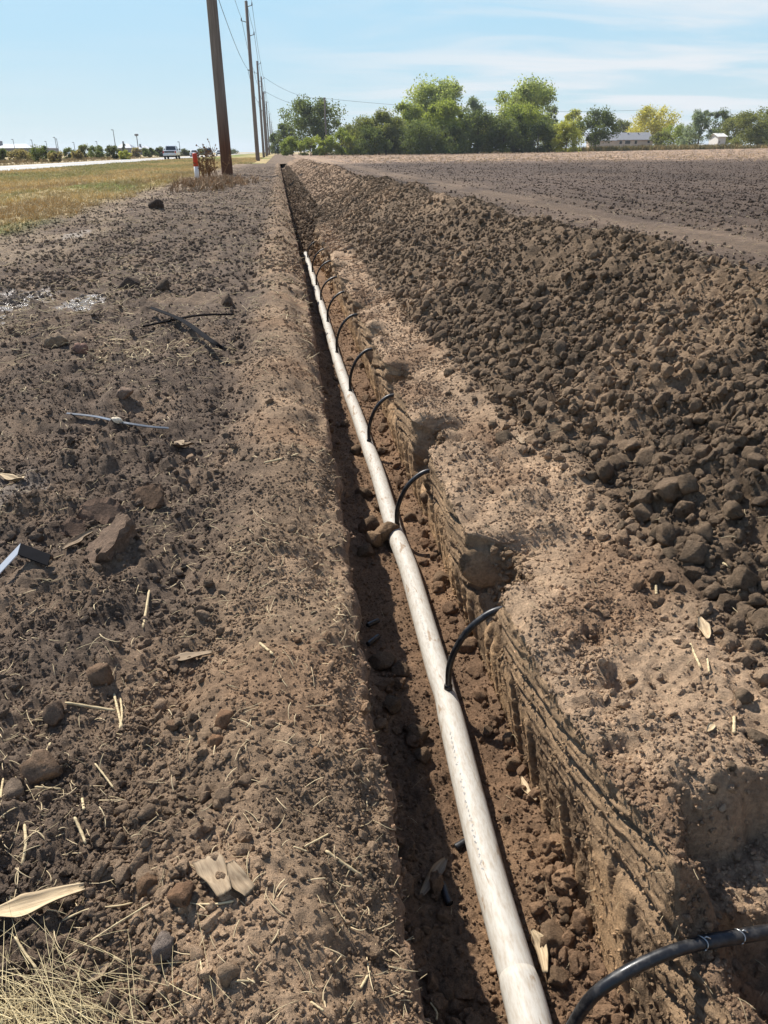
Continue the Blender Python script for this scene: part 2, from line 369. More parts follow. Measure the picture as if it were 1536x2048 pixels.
midm = np.exp(-((tt - 0.42) / 0.10) ** 2) + 0.5 * np.exp(-((tt - 0.95) / 0.06) ** 2)
d += midm * (0.010 * dome(y * 52, z * 52, 45, 0.15, 0.6) * fade(0.02) + 0.008 * pn(y * 45, z * 35, 46) * fade(0.025)) * sstep(-0.25, 0.2, pn(y * 7, z * 7, 47))
d += 0.008 * pn(y * 2.5, z * 2.0, 48)
nn = np.broadcast_to(nt_, y.shape); inn = sstep(0.01, 0.05, nn) * sstep(0.35, 0.6, tt)
d = d * (1 - 0.7 * inn) + inn * (0.045 * pn(y * 11, z * 11, 49) + 0.03 * dome(y * 16, z * 16, 50, 0.2, 0.6) + 0.012 * pn(y * 40, z * 40, 149))
farw = sstep(8.5, 12.5, y)
d = d + farw * (0.06 * pn(y * 0.8, z * 6 + y * 0.3, 199) + 0.07 * dome(y * 1.6, z * 7, 200, 0.2, 0.6) + 0.04 * pn(y * 2.2, z * 14, 201) * fade(0.5))
D[:, s] = d
# ---- E: bank top between trench and heap
s = seg(4); x, y = X[:, s], Yg[:, s]; tt = np.broadcast_to(tE, y.shape)
d = 0.028 * pn(x * 3.3, y * 2.4, 51) + 0.018 * pn(x * 8, y * 7.2, 52) + 0.05 * dome(x * 6, y * 6, 152, 0.1, 0.5) * sstep(1.6, 2.4, y) + 0.009 * pn(x * 21, y * 20, 53) * fade(0.05) + 0.0065 * pn(x * 47, y * 45, 54) * fade(0.025) + 0.004 * pn(x * 100, y * 95, 154) * fade(0.011)
m = sstep(0.0, 0.45, pn(x * 2.6, y * 2.2, 55))
d += (0.15 + 0.85 * m) * (0.03 * dome(x * 17, y * 17, 56, 0.1, 0.5) * fade(0.06) + 0.013 * dome(x * 42, y * 42, 57, 0.15, 0.6) * fade(0.025))
nn = np.broadcast_to(nt_, y.shape)
wob = 0.035 * pn(x * 8, y * 8, 158) + 0.012 * pn(x * 26, y * 26, 159)
wob = wob * 1.5 + 0.02 * dome(x * 14, y * 14, 160, 0.2, 0.6)
d -= 0.14 * (1 - sstep(0.84, 0.93, y + wob)) * sstep(0.585, 0.64, x + wob) * (1 - sstep(0.80, 0.98, x + wob)) + 0.10 * (1 - sstep(0.70, 0.78, y + wob)) * sstep(0.95, 0.75, x) * (1 - sstep(0.585, 0.64, x + wob)) * sstep(0.1, 0.4, tt)
lowgap = np.zeros_like(x)
for (px, py, r) in ((1230, 1370, 0.035), (1185, 1290, 0.025), (1240, 1520, 0.03)):
    w = onz(px, py, -0.03); lowgap = np.maximum(lowgap, np.exp(-(((x - w[0]) / r) ** 2 + ((y - w[1]) / (r * 1.1)) ** 2) ** 2))
d -= 0.035 * lowgap * (1 + 0.5 * pn(x * 20, y * 20, 59))
D[:, s] = d
# ---- F: spoil heap
s = seg(5); x, y, q = X[:, s], Yg[:, s], Sarc[:, s]
d = 0.06 * pn(q * 1.7, y * 1.3, 60) + 0.03 * pn(q * 4.4, y * 4.0, 61) + 0.015 * pn(q * 10, y * 10, 62) + 0.010 * pn(q * 26, y * 25, 63) * fade(0.045) + 0.006 * pn(q * 60, y * 58, 163) * fade(0.02)
d += 0.05 * dome(q * 8.5, y * 8.5, 64, 0.15, 0.55) * fade(0.1) + 0.032 * dome(q * 19, y * 19, 65, 0.2, 0.62) * fade(0.05) + 0.015 * dome(q * 42, y * 42, 66, 0.2, 0.6) * fade(0.022)
d *= 1 - 0.5 * sstep(0.85, 1.0, np.broadcast_to(tF, y.shape))
D[:, s] = d
# common crumbly relief across the lip so wall and bank meet in one broken edge
jl = c0[4]; jj_ = np.arange(X.shape[1])[None, :]
sl = Sarc - Sarc[:, jl:jl + 1]; wl_ = np.exp(-(sl / 0.024) ** 2) * ((jj_ > c0[3] + 30) & (jj_ < c0[5]))
lipn = 0.016 * pn(sl * 18, Yg * 14, 109) + 0.012 * pn(sl * 38, Yg * 33, 110) * fade(0.03) + 0.016 * dome(sl * 24, Yg * 24, 111, 0.15, 0.6) * fade(0.04) + 0.006 * pn(sl * 80, Yg * 75, 112) * fade(0.014) - 0.008
D = D * (1 - wl_) + lipn * wl_
sl = Sarc - Sarc[:, c0[1]:c0[1] + 1]; wl_ = np.exp(-(sl / 0.030) ** 2) * (jj_ < c0[2] - 8)
lipn = 0.014 * pn(sl * 16, Yg * 13, 193) + 0.011 * pn(sl * 38, Yg * 33, 194) * fade(0.03) + 0.016 * dome(sl * 24, Yg * 24, 195, 0.15, 0.6) * fade(0.04) + 0.007 * pn(sl * 80, Yg * 75, 196) * fade(0.014) - 0.006
D = D * (1 - wl_) + lipn * wl_
# seams
for k in range(1, 6):
    j = c0[k]; wdt = 7 if k != 5 else 14
    for it in range(3):
        for jj in range(j - wdt, j + wdt): D[:, jj] = 0.5 * D[:, jj] + 0.25 * (D[:, jj - 1] + D[:, jj + 1])
PX = X + NX * D; PZ = Z + NZ * D
# crumbling lip on the cut wall side
P = np.stack([PX, Yg, PZ], -1)

# ---- soil colours (dry crust, moist spoil, clay): where the soils differ, not where light falls
def lc(*a): return np.array(srgb(*a)[:3])
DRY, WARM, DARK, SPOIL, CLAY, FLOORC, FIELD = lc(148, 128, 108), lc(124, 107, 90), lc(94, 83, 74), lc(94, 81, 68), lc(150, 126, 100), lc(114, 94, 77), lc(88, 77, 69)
STRAWG = lc(182, 162, 118); GRN = lc(118, 128, 62)
Cc = np.zeros(X.shape + (4,)); Cc[..., 3] = 0
def mixv(a, b, t): return a * (1 - t[..., None]) + b * t[..., None]
s = seg(0); x, y = X[:, s], Yg[:, s]
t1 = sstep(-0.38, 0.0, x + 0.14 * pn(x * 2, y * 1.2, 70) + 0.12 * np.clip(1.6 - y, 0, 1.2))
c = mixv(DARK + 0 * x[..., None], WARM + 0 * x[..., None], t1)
c = mixv(c, DRY + 0 * c, 0.6 * sstep(0.0, 0.45, pn(x * 3.1, y * 2.6, 71)) * (0.35 + 0.65 * t1))
c = mixv(c, lc(134, 108, 86) + 0 * c, 0.4 * sstep(0.1, 0.5, pn(x * 1.7 + 9, y * 2.0, 72)) * t1)
tr = sstep(-1.9, -2.8, x) * (1 - edge); c = mixv(c, lc(126, 113, 98) + 0 * c, 0.7 * tr * sstep(-0.2, 0.3, pn(x * 1.3, y * 0.6, 73)))
c = mixv(c, 0.5 * mixv(STRAWG + 0 * c, GRN + 0 * c, sstep(0.1, 0.5, pn(x * 0.3, y * 0.12, 74))), edge)
c = mixv(c, lc(112, 104, 98) + 0 * c, 0.8 * wet)
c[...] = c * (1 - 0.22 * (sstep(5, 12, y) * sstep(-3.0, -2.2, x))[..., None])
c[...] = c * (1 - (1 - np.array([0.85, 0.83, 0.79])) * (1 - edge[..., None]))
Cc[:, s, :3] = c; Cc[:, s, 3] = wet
s = seg(1); Cc[:, s, :3] = lc(120, 99, 81)
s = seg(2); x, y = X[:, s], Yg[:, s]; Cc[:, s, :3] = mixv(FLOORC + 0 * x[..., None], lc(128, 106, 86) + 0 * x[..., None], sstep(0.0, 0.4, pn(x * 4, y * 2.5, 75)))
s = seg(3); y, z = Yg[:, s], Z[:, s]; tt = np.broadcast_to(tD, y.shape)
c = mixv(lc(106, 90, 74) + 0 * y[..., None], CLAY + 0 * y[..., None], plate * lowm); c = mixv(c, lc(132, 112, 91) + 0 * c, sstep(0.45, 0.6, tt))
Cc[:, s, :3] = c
s = seg(4); x, y = X[:, s], Yg[:, s]; c = mixv(DRY * 0.92 + 0 * x[..., None], lc(122, 102, 84) + 0 * x[..., None], sstep(0.0, 0.4, pn(x * 3, y * 2.4, 76)))
c = mixv(c, SPOIL + 0 * c, 0.8 * sstep(0.72, 1.0, np.broadcast_to(tE, y.shape)))
Cc[:, s, :3] = c
s = seg(5); x, y = X[:, s], Yg[:, s]; c = mixv(SPOIL * 0.9 + 0 * x[..., None], lc(112, 96, 80) + 0 * x[..., None], 0.8 * sstep(0.05, 0.5, pn(x * 1.2, y * 0.9, 77)))
c = mixv(c, lc(118, 104, 90) + 0 * c, 0.8 * sstep(0.80, 1.0, np.broadcast_to(tF, y.shape)))
c = mixv(c, lc(104, 88, 74) + 0 * c, 0.6 * sstep(14, 20, y))
Cc[:, s, :3] = c
fy_ = sstep(9.5, 13.5, Yc + 0.8 * pn(Yc, Yc * 0, 175))[..., None]
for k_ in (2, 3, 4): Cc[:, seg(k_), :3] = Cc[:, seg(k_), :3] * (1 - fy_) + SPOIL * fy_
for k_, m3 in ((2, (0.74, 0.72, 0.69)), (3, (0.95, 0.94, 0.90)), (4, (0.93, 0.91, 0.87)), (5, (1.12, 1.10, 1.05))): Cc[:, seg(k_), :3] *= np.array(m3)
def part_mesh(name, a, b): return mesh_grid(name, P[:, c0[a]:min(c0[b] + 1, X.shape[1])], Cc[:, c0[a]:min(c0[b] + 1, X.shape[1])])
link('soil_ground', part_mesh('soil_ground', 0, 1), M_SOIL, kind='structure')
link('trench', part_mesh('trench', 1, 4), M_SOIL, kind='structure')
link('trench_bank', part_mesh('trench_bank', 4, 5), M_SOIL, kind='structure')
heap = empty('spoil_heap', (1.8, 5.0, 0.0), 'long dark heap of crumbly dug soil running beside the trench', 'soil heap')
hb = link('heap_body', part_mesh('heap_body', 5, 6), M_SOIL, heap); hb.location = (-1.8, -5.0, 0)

# pixel -> visible surface point
_rel = P.reshape(-1, 3) - CC; _cam = _rel @ CM                        # to camera axes
_px = CX + F * _cam[:, 0] / np.maximum(-_cam[:, 2], 1e-3); _py = CY - F * _cam[:, 1] / np.maximum(-_cam[:, 2], 1e-3)
_dep = -_cam[:, 2]; _ok = _dep > 0.1
_fx, _fy, _fd, _fi = _px[_ok], _py[_ok], _dep[_ok], np.nonzero(_ok)[0]
_dPr = np.gradient(P, axis=0); _dPc = np.gradient(P, axis=1)
_N = np.cross(_dPc, _dPr); _N /= np.linalg.norm(_N, axis=-1, keepdims=True) + 1e-12
_Nf = _N.reshape(-1, 3); _Pf = P.reshape(-1, 3)
def surf(px, py, tol=5.0):
    for t in (tol, tol * 2, tol * 5):
        m = np.nonzero((np.abs(_fx - px) < t) & (np.abs(_fy - py) < t))[0]
        if len(m): break
    else: 
        p = onz(px, py); return Vector(p), Vector((0, 0, 1))
    dm = _fd[m].min(); m = m[_fd[m] < dm * 1.04]
    k = m[np.argmin((_fx[m] - px) ** 2 + (_fy[m] - py) ** 2)]; i = _fi[k]
    return Vector(_Pf[i]), Vector(_Nf[i])
def ground_z(x, y):
    """height of the dug ground at x (road side or bank) and y"""
    i = int(np.argmin(np.abs(rowsY - y))); r = P[i]; j = int(np.argmin(np.abs(r[:, 0] - x))); return float(r[j, 2])

# ------------------------------------------------------------------ base, field, verge, road
base_m = simple('far_ground', srgb(150, 135, 95), 0.95, 0.1, 0.25, 0.02)
base = MB().add([(-2500, -300, -0.75), (2500, -300, -0.75), (2500, 4000, -0.75), (-2500, 4000, -0.75)], [(0, 1, 2, 3)])
link('ground', base.mesh('ground'), base_m, kind='structure')
# field: fan grid
fy = np.concatenate([np.arange(-2, 0.4, 0.2), 0.4 * 1.0145 ** np.arange(0, int(math.log(330 / 0.4) / math.log(1.0145)))])[:, None]
fu = np.linspace(0, 1, 430)[None, :]
fx = 2.42 + fu * (2.5 + 1.15 * np.maximum(fy, 0)) ; fyy = fy + 0 * fx
sp = np.maximum(0.011 * np.abs(fyy), 0.012)
def fd2(wl): return np.clip((wl / sp - 1.2) / 2, 0, 1)
track = np.exp(-((fx - 3.25) / 0.28) ** 2) + np.exp(-((fx - 5.3) / 0.35) ** 2) + (0.45 + 0.4 * pn(fx * 1.6, fyy * 0.35, 80)) * sstep(7.6, 5.6, fx + 0.5 * pn(fyy * 0.4, fx * 0.2, 79))
track = np.clip(track, 0, 1) * sstep(-0.5, 0.3, pn(fx * 0.6, fyy * 0.25, 81) + 0.3)
fz = 0.02 * pn(fx * 0.5, fyy * 0.4, 82) + 0.02 * np.sin(fx * 8.2 + 0.6 * pn(fx * 0.3, fyy * 0.3, 84)) * fd2(0.5) * (1 - track)
fz += (1 - 0.6 * track) * (0.035 * pn(fx * 3, fyy * 2.6, 83) * fd2(0.35) + 0.03 * pn(fx * 8, fyy * 7, 85) * fd2(0.13) + 0.10 * dome(fx * 6, fyy * 6, 86, 0.05, 0.5) * fd2(0.16) + 0.04 * dome(fx * 14, fyy * 14, 87, 0.1, 0.6) * fd2(0.07))
fz += 0.55 * sstep(40, 250, fyy) * sstep(20, 160, fx)
fz -= 0.02
fc = np.zeros(fx.shape + (4,))
c = FIELD * 0.9 + 0 * fx[..., None]
c = mixv(c, lc(98, 86, 76) + 0 * c, 0.6 * sstep(0.0, 0.4, pn(fx * 0.7, fyy * 0.25, 88)))
c = mixv(c, lc(118, 103, 88) + 0 * c, 0.8 * track)
stub = sstep(48, 75, fyy + 3 * pn(fx * 0.1, fyy * 0.1, 89) + 0.22 * fx - 16) 
c = mixv(c, lc(150, 126, 102) + 0 * c, 0.7 * stub * sstep(-0.3, 0.4, pn(fx * 0.8, fyy * 0.4, 90)))
fc[..., :3] = c * (np.array([0.60, 0.585, 0.575]) * (1 - stub[..., None]) + 1.0 * stub[..., None]) * (1 + 0.28 * pn(fx * 0.16, fyy * 0.10, 190) + 0.12 * np.sin(fx * 8.2))[..., None]
fld = link('field', mesh_grid('field', np.stack([fx, fyy, fz], -1), fc), M_SOIL, kind='structure')
def field_z(x, y):
    i = int(np.argmin(np.abs(fy[:, 0] - y))); j = int(np.argmin(np.abs(fx[i] - x))); return float(fz[i, j])
gy_ = np.linspace(76, 333, 200)[:, None]; gx_ = np.linspace(-2.2, 2.9, 24)[None, :] + 0 * gy_
link('soil_strip', mesh_grid('soil_strip', np.stack([gx_, gy_ + 0 * gx_, 0.03 * pn(gx_ * 1.5, gy_ * 0.8, 176) + 0.34 * np.exp(-((gx_ - 1.7) / 0.55) ** 2) * (1 - sstep(120, 200, gy_)) - 0.02], -1), np.broadcast_to(np.append(SPOIL * 0.9, 0.0), gx_.shape + (4,)).copy()), M_SOIL, kind='structure')
# grass verge and ditch between the dug strip and the road, then far side
vy = np.concatenate([np.arange(-20, 10, 1.0), 10 * 1.03 ** np.arange(0, 150)])[:, None]; vu = np.linspace(0, 1, 60)[None, :]
def verge_h(x, y): return 0.04 * pn(x * 0.5, y * 0.2, 91) - 0.10 * np.exp(-((x + 11) / 2.5) ** 2) + 0.02 * sstep(-13, -17, x)
vx = -18.0 + vu * (18.0 - 2.6) + 0 * vy; vyy = vy + 0 * vx
vfar = vyy > 70
vx = np.where(vyy > 70, -18.0 + vu * (18.0 - 1.2), vx)
vz = verge_h(vx, vyy) - 0.04 * sstep(-6.5, -4.0, vx) * (1 - sstep(60, 80, vyy))
vz = vz - 0.10 * sstep(-5.4, -3.0, vx) * (1 - sstep(66, 84, vyy))
vc = np.zeros(vx.shape + (4,)); gm = sstep(0.0, 0.45, pn(vx * 0.22, vyy * 0.05, 74) + 0.45 * np.exp(-((vx + 12.5) / 3.0) ** 2))
vc[..., :3] = 0.5 * mixv(STRAWG + 0 * vx[..., None], GRN + 0 * vx[..., None], gm)
link('verge', mesh_grid('verge', np.stack([vx, vyy, vz], -1), vc), M_SOIL, kind='structure')
asph = simple('asphalt', srgb(168, 166, 162), 0.75, 0.3, 0.08, 0.6)
link('road', MB().box(-24.6, -17.2, -60, 1500, -0.3, 0.06).mesh('road'), asph, kind='structure')
white_p = simple('road_paint_white', srgb(225, 225, 220), 0.6, 0.3, 0.05); yel_p = simple('road_paint_yellow', srgb(215, 170, 50), 0.6, 0.3, 0.05)
for nm, xx, mt in (('edge_line', -17.6, white_p), ('edge_line', -24.2, white_p), ('centre_line', -20.75, yel_p), ('centre_line', -21.05, yel_p)):
    link(nm, MB().box(xx - 0.06, xx + 0.06, -60, 1500, 0.05, 0.064).mesh(nm), mt, kind='structure')
farv = simple('dry_roadside', srgb(176, 156, 118), 0.95, 0.1, 0.2, 0.15)
link('roadside', MB().box(-500, -24.6, -60, 2000, -0.7, 0.03).mesh('roadside'), farv, kind='structure')
link('pasture', MB().box(-2.0, 900, 332, 2500, -0.7, -0.05).mesh('pasture'), farv, kind='structure')

# ------------------------------------------------------------------ clods: shared lumpy meshes
def clod_mesh(name, seed, sub=2, amp=0.30, blocky=0.0):
    bm = bmesh.new(); bmesh.ops.create_icosphere(bm, subdivisions=sub, radius=1.0)
    r = random.Random(seed); off = Vector((r.uniform(-50, 50), r.uniform(-50, 50), r.uniform(-50, 50)))
    planes = []
    for k in range(11):
        n = Vector((r.gauss(0, 1), r.gauss(0, 1), r.gauss(0, 1))).normalized(); planes.append((n, r.uniform(0.50, 0.92)))
    for v in bm.verts:
        p = v.co.copy(); k = 1 + amp * 1.1 * mn.noise(p * 1.15 + off) + amp * 0.75 * mn.noise(p * 2.4 + off) + amp * 0.5 * abs(mn.noise(p * 4.6 + off)) + (amp * 0.32 * mn.noise(p * 9.0 + off) + amp * 0.2 * mn.noise(p * 18.0 + off) if sub > 2 else 0)
        q = p * k
        for n, dd in planes:
            e = q.dot(n) - dd
            if e > 0: q -= n * e * (0.86 + blocky)
        if sub > 2: q = q * (1 + 0.05 * mn.noise(p * 7.0 - off) + 0.035 * mn.noise(p * 15.0 - off))
        v.co = q
    sx, sy, sz = r.uniform(0.85, 1.2), r.uniform(0.8, 1.1), r.uniform(0.65, 0.9)
    for v in bm.verts: v.co = Vector((v.co.x * sx, v.co.y * sy, v.co.z * sz))
    me = bpy.data.meshes.new(name); bm.to_mesh(me); bm.free()
    me.polygons.foreach_set('use_smooth', [True] * len(me.polygons)); me.update(); return me
CLODS = [clod_mesh('clod_shape', 100 + k, 2, 0.42) for k in range(9)]; CLODS3 = [clod_mesh('large_clod_shape', 140 + k, 3, 0.42) for k in range(6)]
for m_ in CLODS + CLODS3: m_.materials.append(M_CLOD)
def source_collection(name, meshes, mat):
    c = bpy.data.collections.new(name)
    for k, me in enumerate(meshes):
        me.materials.clear(); me.materials.append(mat)
        c.objects.link(bpy.data.objects.new('%s_%02d' % (name, k), me))
    return c
SRC_CRUMB = source_collection('crumb_source', [clod_mesh('crumb_shape', 300 + k, 4 if k < 6 else 3, 0.46) for k in range(12)], M_CRUMB)

def scatter_group():
    ng = bpy.data.node_groups.new('scatter', 'GeometryNodeTree')
    ng.interface.new_socket('Geometry', in_out='INPUT', socket_type='NodeSocketGeometry')
    ng.interface.new_socket('Source', in_out='INPUT', socket_type='NodeSocketCollection')
    ng.interface.new_socket('Geometry', in_out='OUTPUT', socket_type='NodeSocketGeometry')
    n = ng.nodes; l = ng.links
    gi, go = n.new('NodeGroupInput'), n.new('NodeGroupOutput')
    ci = n.new('GeometryNodeCollectionInfo'); ci.inputs['Separate Children'].default_value = True; ci.inputs['Reset Children'].default_value = True
    l.new(gi.outputs['Source'], ci.inputs['Collection'])
    ip = n.new('GeometryNodeInstanceOnPoints'); ip.inputs['Pick Instance'].default_value = True
    def attr(nm, ty):
        a = n.new('GeometryNodeInputNamedAttribute'); a.data_type = ty; a.inputs['Name'].default_value = nm
        return [o for o in a.outputs if o.enabled and o.name == 'Attribute'][0]
    m2p = n.new('GeometryNodeMeshToPoints'); l.new(gi.outputs['Geometry'], m2p.inputs[0]); l.new(m2p.outputs[0], ip.inputs['Points'])
    l.new(ci.outputs[0], ip.inputs['Instance']); l.new(attr('idx', 'INT'), ip.inputs['Instance Index'])
    e2r = n.new('FunctionNodeEulerToRotation'); l.new(attr('rot', 'FLOAT_VECTOR'), e2r.inputs[0]); l.new(e2r.outputs[0], ip.inputs['Rotation'])
    l.new(attr('scl', 'FLOAT_VECTOR'), ip.inputs['Scale']); l.new(ip.outputs[0], go.inputs[0])
    return ng
NG = scatter_group(); SRC_ID = [i.identifier for i in NG.interface.items_tree if i.name == 'Source'][0]
def scatter(name, pts, rot, scl, col, source, label=None, cat=None, parent=None):
    """many small pieces nobody could count: one object"""
    n = len(pts); me = bpy.data.meshes.new(name); me.vertices.add(n); me.vertices.foreach_set('co', np.asarray(pts, np.float32).reshape(-1))
    def at(nm, ty, key, arr):
        a = me.attributes.new(nm, ty, 'POINT'); a.data.foreach_set(key, arr.reshape(-1))
    at('rot', 'FLOAT_VECTOR', 'vector', np.asarray(rot, np.float32)); at('scl', 'FLOAT_VECTOR', 'vector', np.asarray(scl, np.float32))
    at('ccol', 'FLOAT_VECTOR', 'vector', np.asarray(col, np.float32)[:, :3].copy())
    at('idx', 'INT', 'value', RNG.integers(0, len(source.objects), n).astype(np.int32))
    o = link(name, me, kind='stuff', label=label, cat=cat, parent=parent)
    md = o.modifiers.new('scatter', 'NODES'); md.node_group = NG; md[SRC_ID] = source
    return o
def pick(segk, n, wfun, ymin, ymax, ypow=1.0):
    """random surface points on segment segk with probability wfun(x,y); density falls with distance"""
    a, b = c0[segk], c0[segk + 1]
    out = []
    lo, hi = ymin, ymax
    for _ in range(12):
        m = n * 3; u = RNG.random(m)
        if ypow == 1.0: y = lo * (hi / lo) ** u            # density ~ 1/y
        else: y = lo + (hi - lo) * u
        i = np.clip(np.searchsorted(rowsY, y), 1, NR - 2); j = RNG.integers(a, b, m)
        p = P[i, j]; w = wfun(p[:, 0], p[:, 1]); k = RNG.random(m) < w
        out.append(np.stack([i[k], j[k]], -1))
        if sum(len(o) for o in out) >= n: break
    ij = np.concatenate(out)[:n]
    return ij[:, 0], ij[:, 1]
def sizes(n, lo, hi, power=2.2): return lo * (hi / lo) ** (RNG.random(n) ** power)
def clod_arrays(i, j, sz, sink=0.38, jit=0.12, colf=1.0):
    n = len(i); pts = P[i, j] + _N[i, j] * (sz * (0.62 - sink))[:, None] + np.stack([RNG.normal(0, 0.004, n), RNG.normal(0, 0.004, n), np.zeros(n)], -1)
    rot = RNG.uniform(0, 6.283, (n, 3)); sc = sz[:, None] * RNG.uniform(0.8, 1.2, (n, 3))
    c = Cc[i, j, :3] * colf * RNG.uniform(1 - jit, 1 + jit, (n, 1))
    return pts, rot, sc, c
def cat4(*ar): return [np.concatenate(q) for q in zip(*ar)]
GROUND_SETS, TRENCH_SETS = [], []
# road side
i, j = pick(0, 8000, lambda x, y: (0.15 + 0.85 * sstep(-0.1, 0.3, pn(x * 2.2, y * 1.8, 16))) * (0.4 + 0.6 * sstep(-0.05, -0.4, x)) * (x > -4.0), 0.42, 9)
GROUND_SETS.append(clod_arrays(i, j, sizes(len(i), 0.0020, 0.009, 2.0) * (1 + 0.12 * P[i, j, 1])))
i, j = pick(0, 3000, lambda x, y: sstep(-0.15, 0.35, pn(x * 2.6 + 4, y * 1.5, 95)) * (0.25 + 0.75 * sstep(0.0, -0.3, x)) * (x > -4.2) + 0.6 * np.exp(-((x + 0.30) / 0.08) ** 2), 0.5, 22)
GROUND_SETS.append(clod_arrays(i, j, sizes(len(i), 0.005, 0.016, 2.4) * (1 + 0.08 * P[i, j, 1]), colf=1.0))
i, j = pick(0, 20000, lambda x, y: (0.25 + 0.75 * sstep(-0.3, 0.3, pn(x * 1.2, y * 0.7, 118))) * (x > -4.4), 6, 60)
GROUND_SETS.append(clod_arrays(i, j, sizes(len(i), 0.008, 0.026, 2.0), colf=1.05))
i, j = pick(0, 60000, lambda x, y: (0.35 + 0.65 * sstep(-0.3, 0.3, pn(x * 4.2, y * 3.8, 116))) * (x > -0.5 - 0.36 * y), 0.42, 5.5)
GROUND_SETS.append(clod_arrays(i, j, sizes(len(i), 0.0012, 0.0046, 1.6) * (1 + 0.18 * P[i, j, 1]), sink=0.5, colf=1.04))
i, j = pick(4, 20000, lambda x, y: 0.3 + 0.7 * sstep(-0.3, 0.3, pn(x * 4.2, y * 3.8, 117)), 0.5, 8)
GROUND_SETS.append(clod_arrays(i, j, sizes(len(i), 0.0012, 0.0045, 1.4) * (1 + 0.18 * P[i, j, 1]), colf=1.04))
# bank
i, j = pick(4, 1800, lambda x, y: 0.2 + 0.8 * sstep(0.0, 0.4, pn(x * 2.6, y * 2.2, 55)), 0.5, 14)
GROUND_SETS.append(clod_arrays(i, j, sizes(len(i), 0.0022, 0.012, 1.8)))
i, j = pick(4, 900, lambda x, y: sstep(0.6, 0.95, (x - 0.48) / (np.interp(y, [0, 1.3, 3, 6, 20], [1.06, 1.0, 0.9, 0.76, 0.6]) - 0.48)), 0.5, 16)
GROUND_SETS.append(clod_arrays(i, j, sizes(len(i), 0.006, 0.028, 1.4), colf=0.85))
scatter('soil_crumbs', *cat4(*GROUND_SETS), SRC_CRUMB, 'small loose soil crumbs strewn over the bare ground either side of the trench', 'soil crumbs')
i, j = pick(2, 16000, lambda x, y: 0.5 + 0 * x, 0.5, 8); TRENCH_SETS.append(clod_arrays(i, j, sizes(len(i), 0.001, 0.0038, 1.4) * (1 + 0.15 * P[i, j, 1])))
i, j = pick(2, 2600, lambda x, y: 0.25 + 0.75 * sstep(-0.1, 0.4, pn(x * 3.0, y * 2.1, 30)), 0.5, 14)
TRENCH_SETS.append(clod_arrays(i, j, sizes(len(i), 0.002, 0.010, 1.5)))
i, j = pick(2, 520, lambda x, y: np.clip(np.exp(-((x - 0.49) / 0.035) ** 2) + np.exp(-((x - 0.17) / 0.07) ** 2) * sstep(-0.1, 0.2, pn(y * 1.7, y * 0, 96)), 0, 1), 0.5, 14)
TRENCH_SETS.append(clod_arrays(i, j, sizes(len(i), 0.008, 0.030, 1.6), colf=0.95))
i, j = pick(3, 4200, lambda x, y: 0.7 + 0 * x, 0.5, 9)
TRENCH_SETS.append(clod_arrays(i, j, sizes(len(i), 0.0014, 0.0055, 1.6), sink=0.35))
i, j = pick(3, 3000, lambda x, y: sstep(0.53, 0.56, x) * 1.0, 0.9, 9)
TRENCH_SETS.append(clod_arrays(i, j, sizes(len(i), 0.003, 0.014, 1.6), sink=0.4))
i, j = pick(4, 7000, lambda x, y: 0.9 + 0 * x, 8.5, 62); TRENCH_SETS.append(clod_arrays(i, j, sizes(len(i), 0.008, 0.030, 1.8)))
i, j = pick(2, 7000, lambda x, y: 0.9 + 0 * x, 10.5, 70); TRENCH_SETS.append(clod_arrays(i, j, sizes(len(i), 0.010, 0.045, 1.6), jit=0.3))
i, j = pick(3, 12000, lambda x, y: 0.9 + 0 * x, 8.5, 70); TRENCH_SETS.append(clod_arrays(i, j, sizes(len(i), 0.010, 0.040, 1.8), jit=0.3))
i, j = pick(1, 1500, lambda x, y: 0.7 + 0 * x, 0.5, 9)
TRENCH_SETS.append(clod_arrays(i, j, sizes(len(i), 0.002, 0.008, 1.6), sink=0.35))
scatter('trench_crumbs', *cat4(*TRENCH_SETS), SRC_CRUMB, 'loose soil crumbs fallen on the floor and sides of the trench', 'soil crumbs')
# heap clods
i, j = pick(5, 46000, lambda x, y: 0.8 + 0 * x, 0.55, 16); H2 = clod_arrays(i, j, sizes(len(i), 0.003, 0.010, 1.3) * (1 + 0.05 * P[i, j, 1]), sink=0.25)
i, j = pick(5, 14000, lambda x, y: 0.8 + 0 * x, 10, 60); H3 = clod_arrays(i, j, sizes(len(i), 0.010, 0.030, 1.8), sink=0.25)
i, j = pick(5, 26000, lambda x, y: (0.35 + 0.65 * sstep(-0.35, 0.1, pn(x * 1.5, y * 1.1, 97))), 0.55, 30)
yy = P[i, j, 1]; tf = (j - c0[5]) / NF
sz = sizes(len(i), 0.005, 0.027, 2.0) * (1 + 0.35 * np.exp(-((tf - 0.1) / 0.15) ** 2)) * (1 - 0.25 * sstep(13, 20, yy))
pts, rot, sc, cl = cat4(clod_arrays(i, j, sz, sink=0.22, colf=1.0), H2, H3)
scatter('heap_clods', pts - np.array([1.8, 5.0, 0]), rot, sc, cl, SRC_CRUMB, parent=heap)
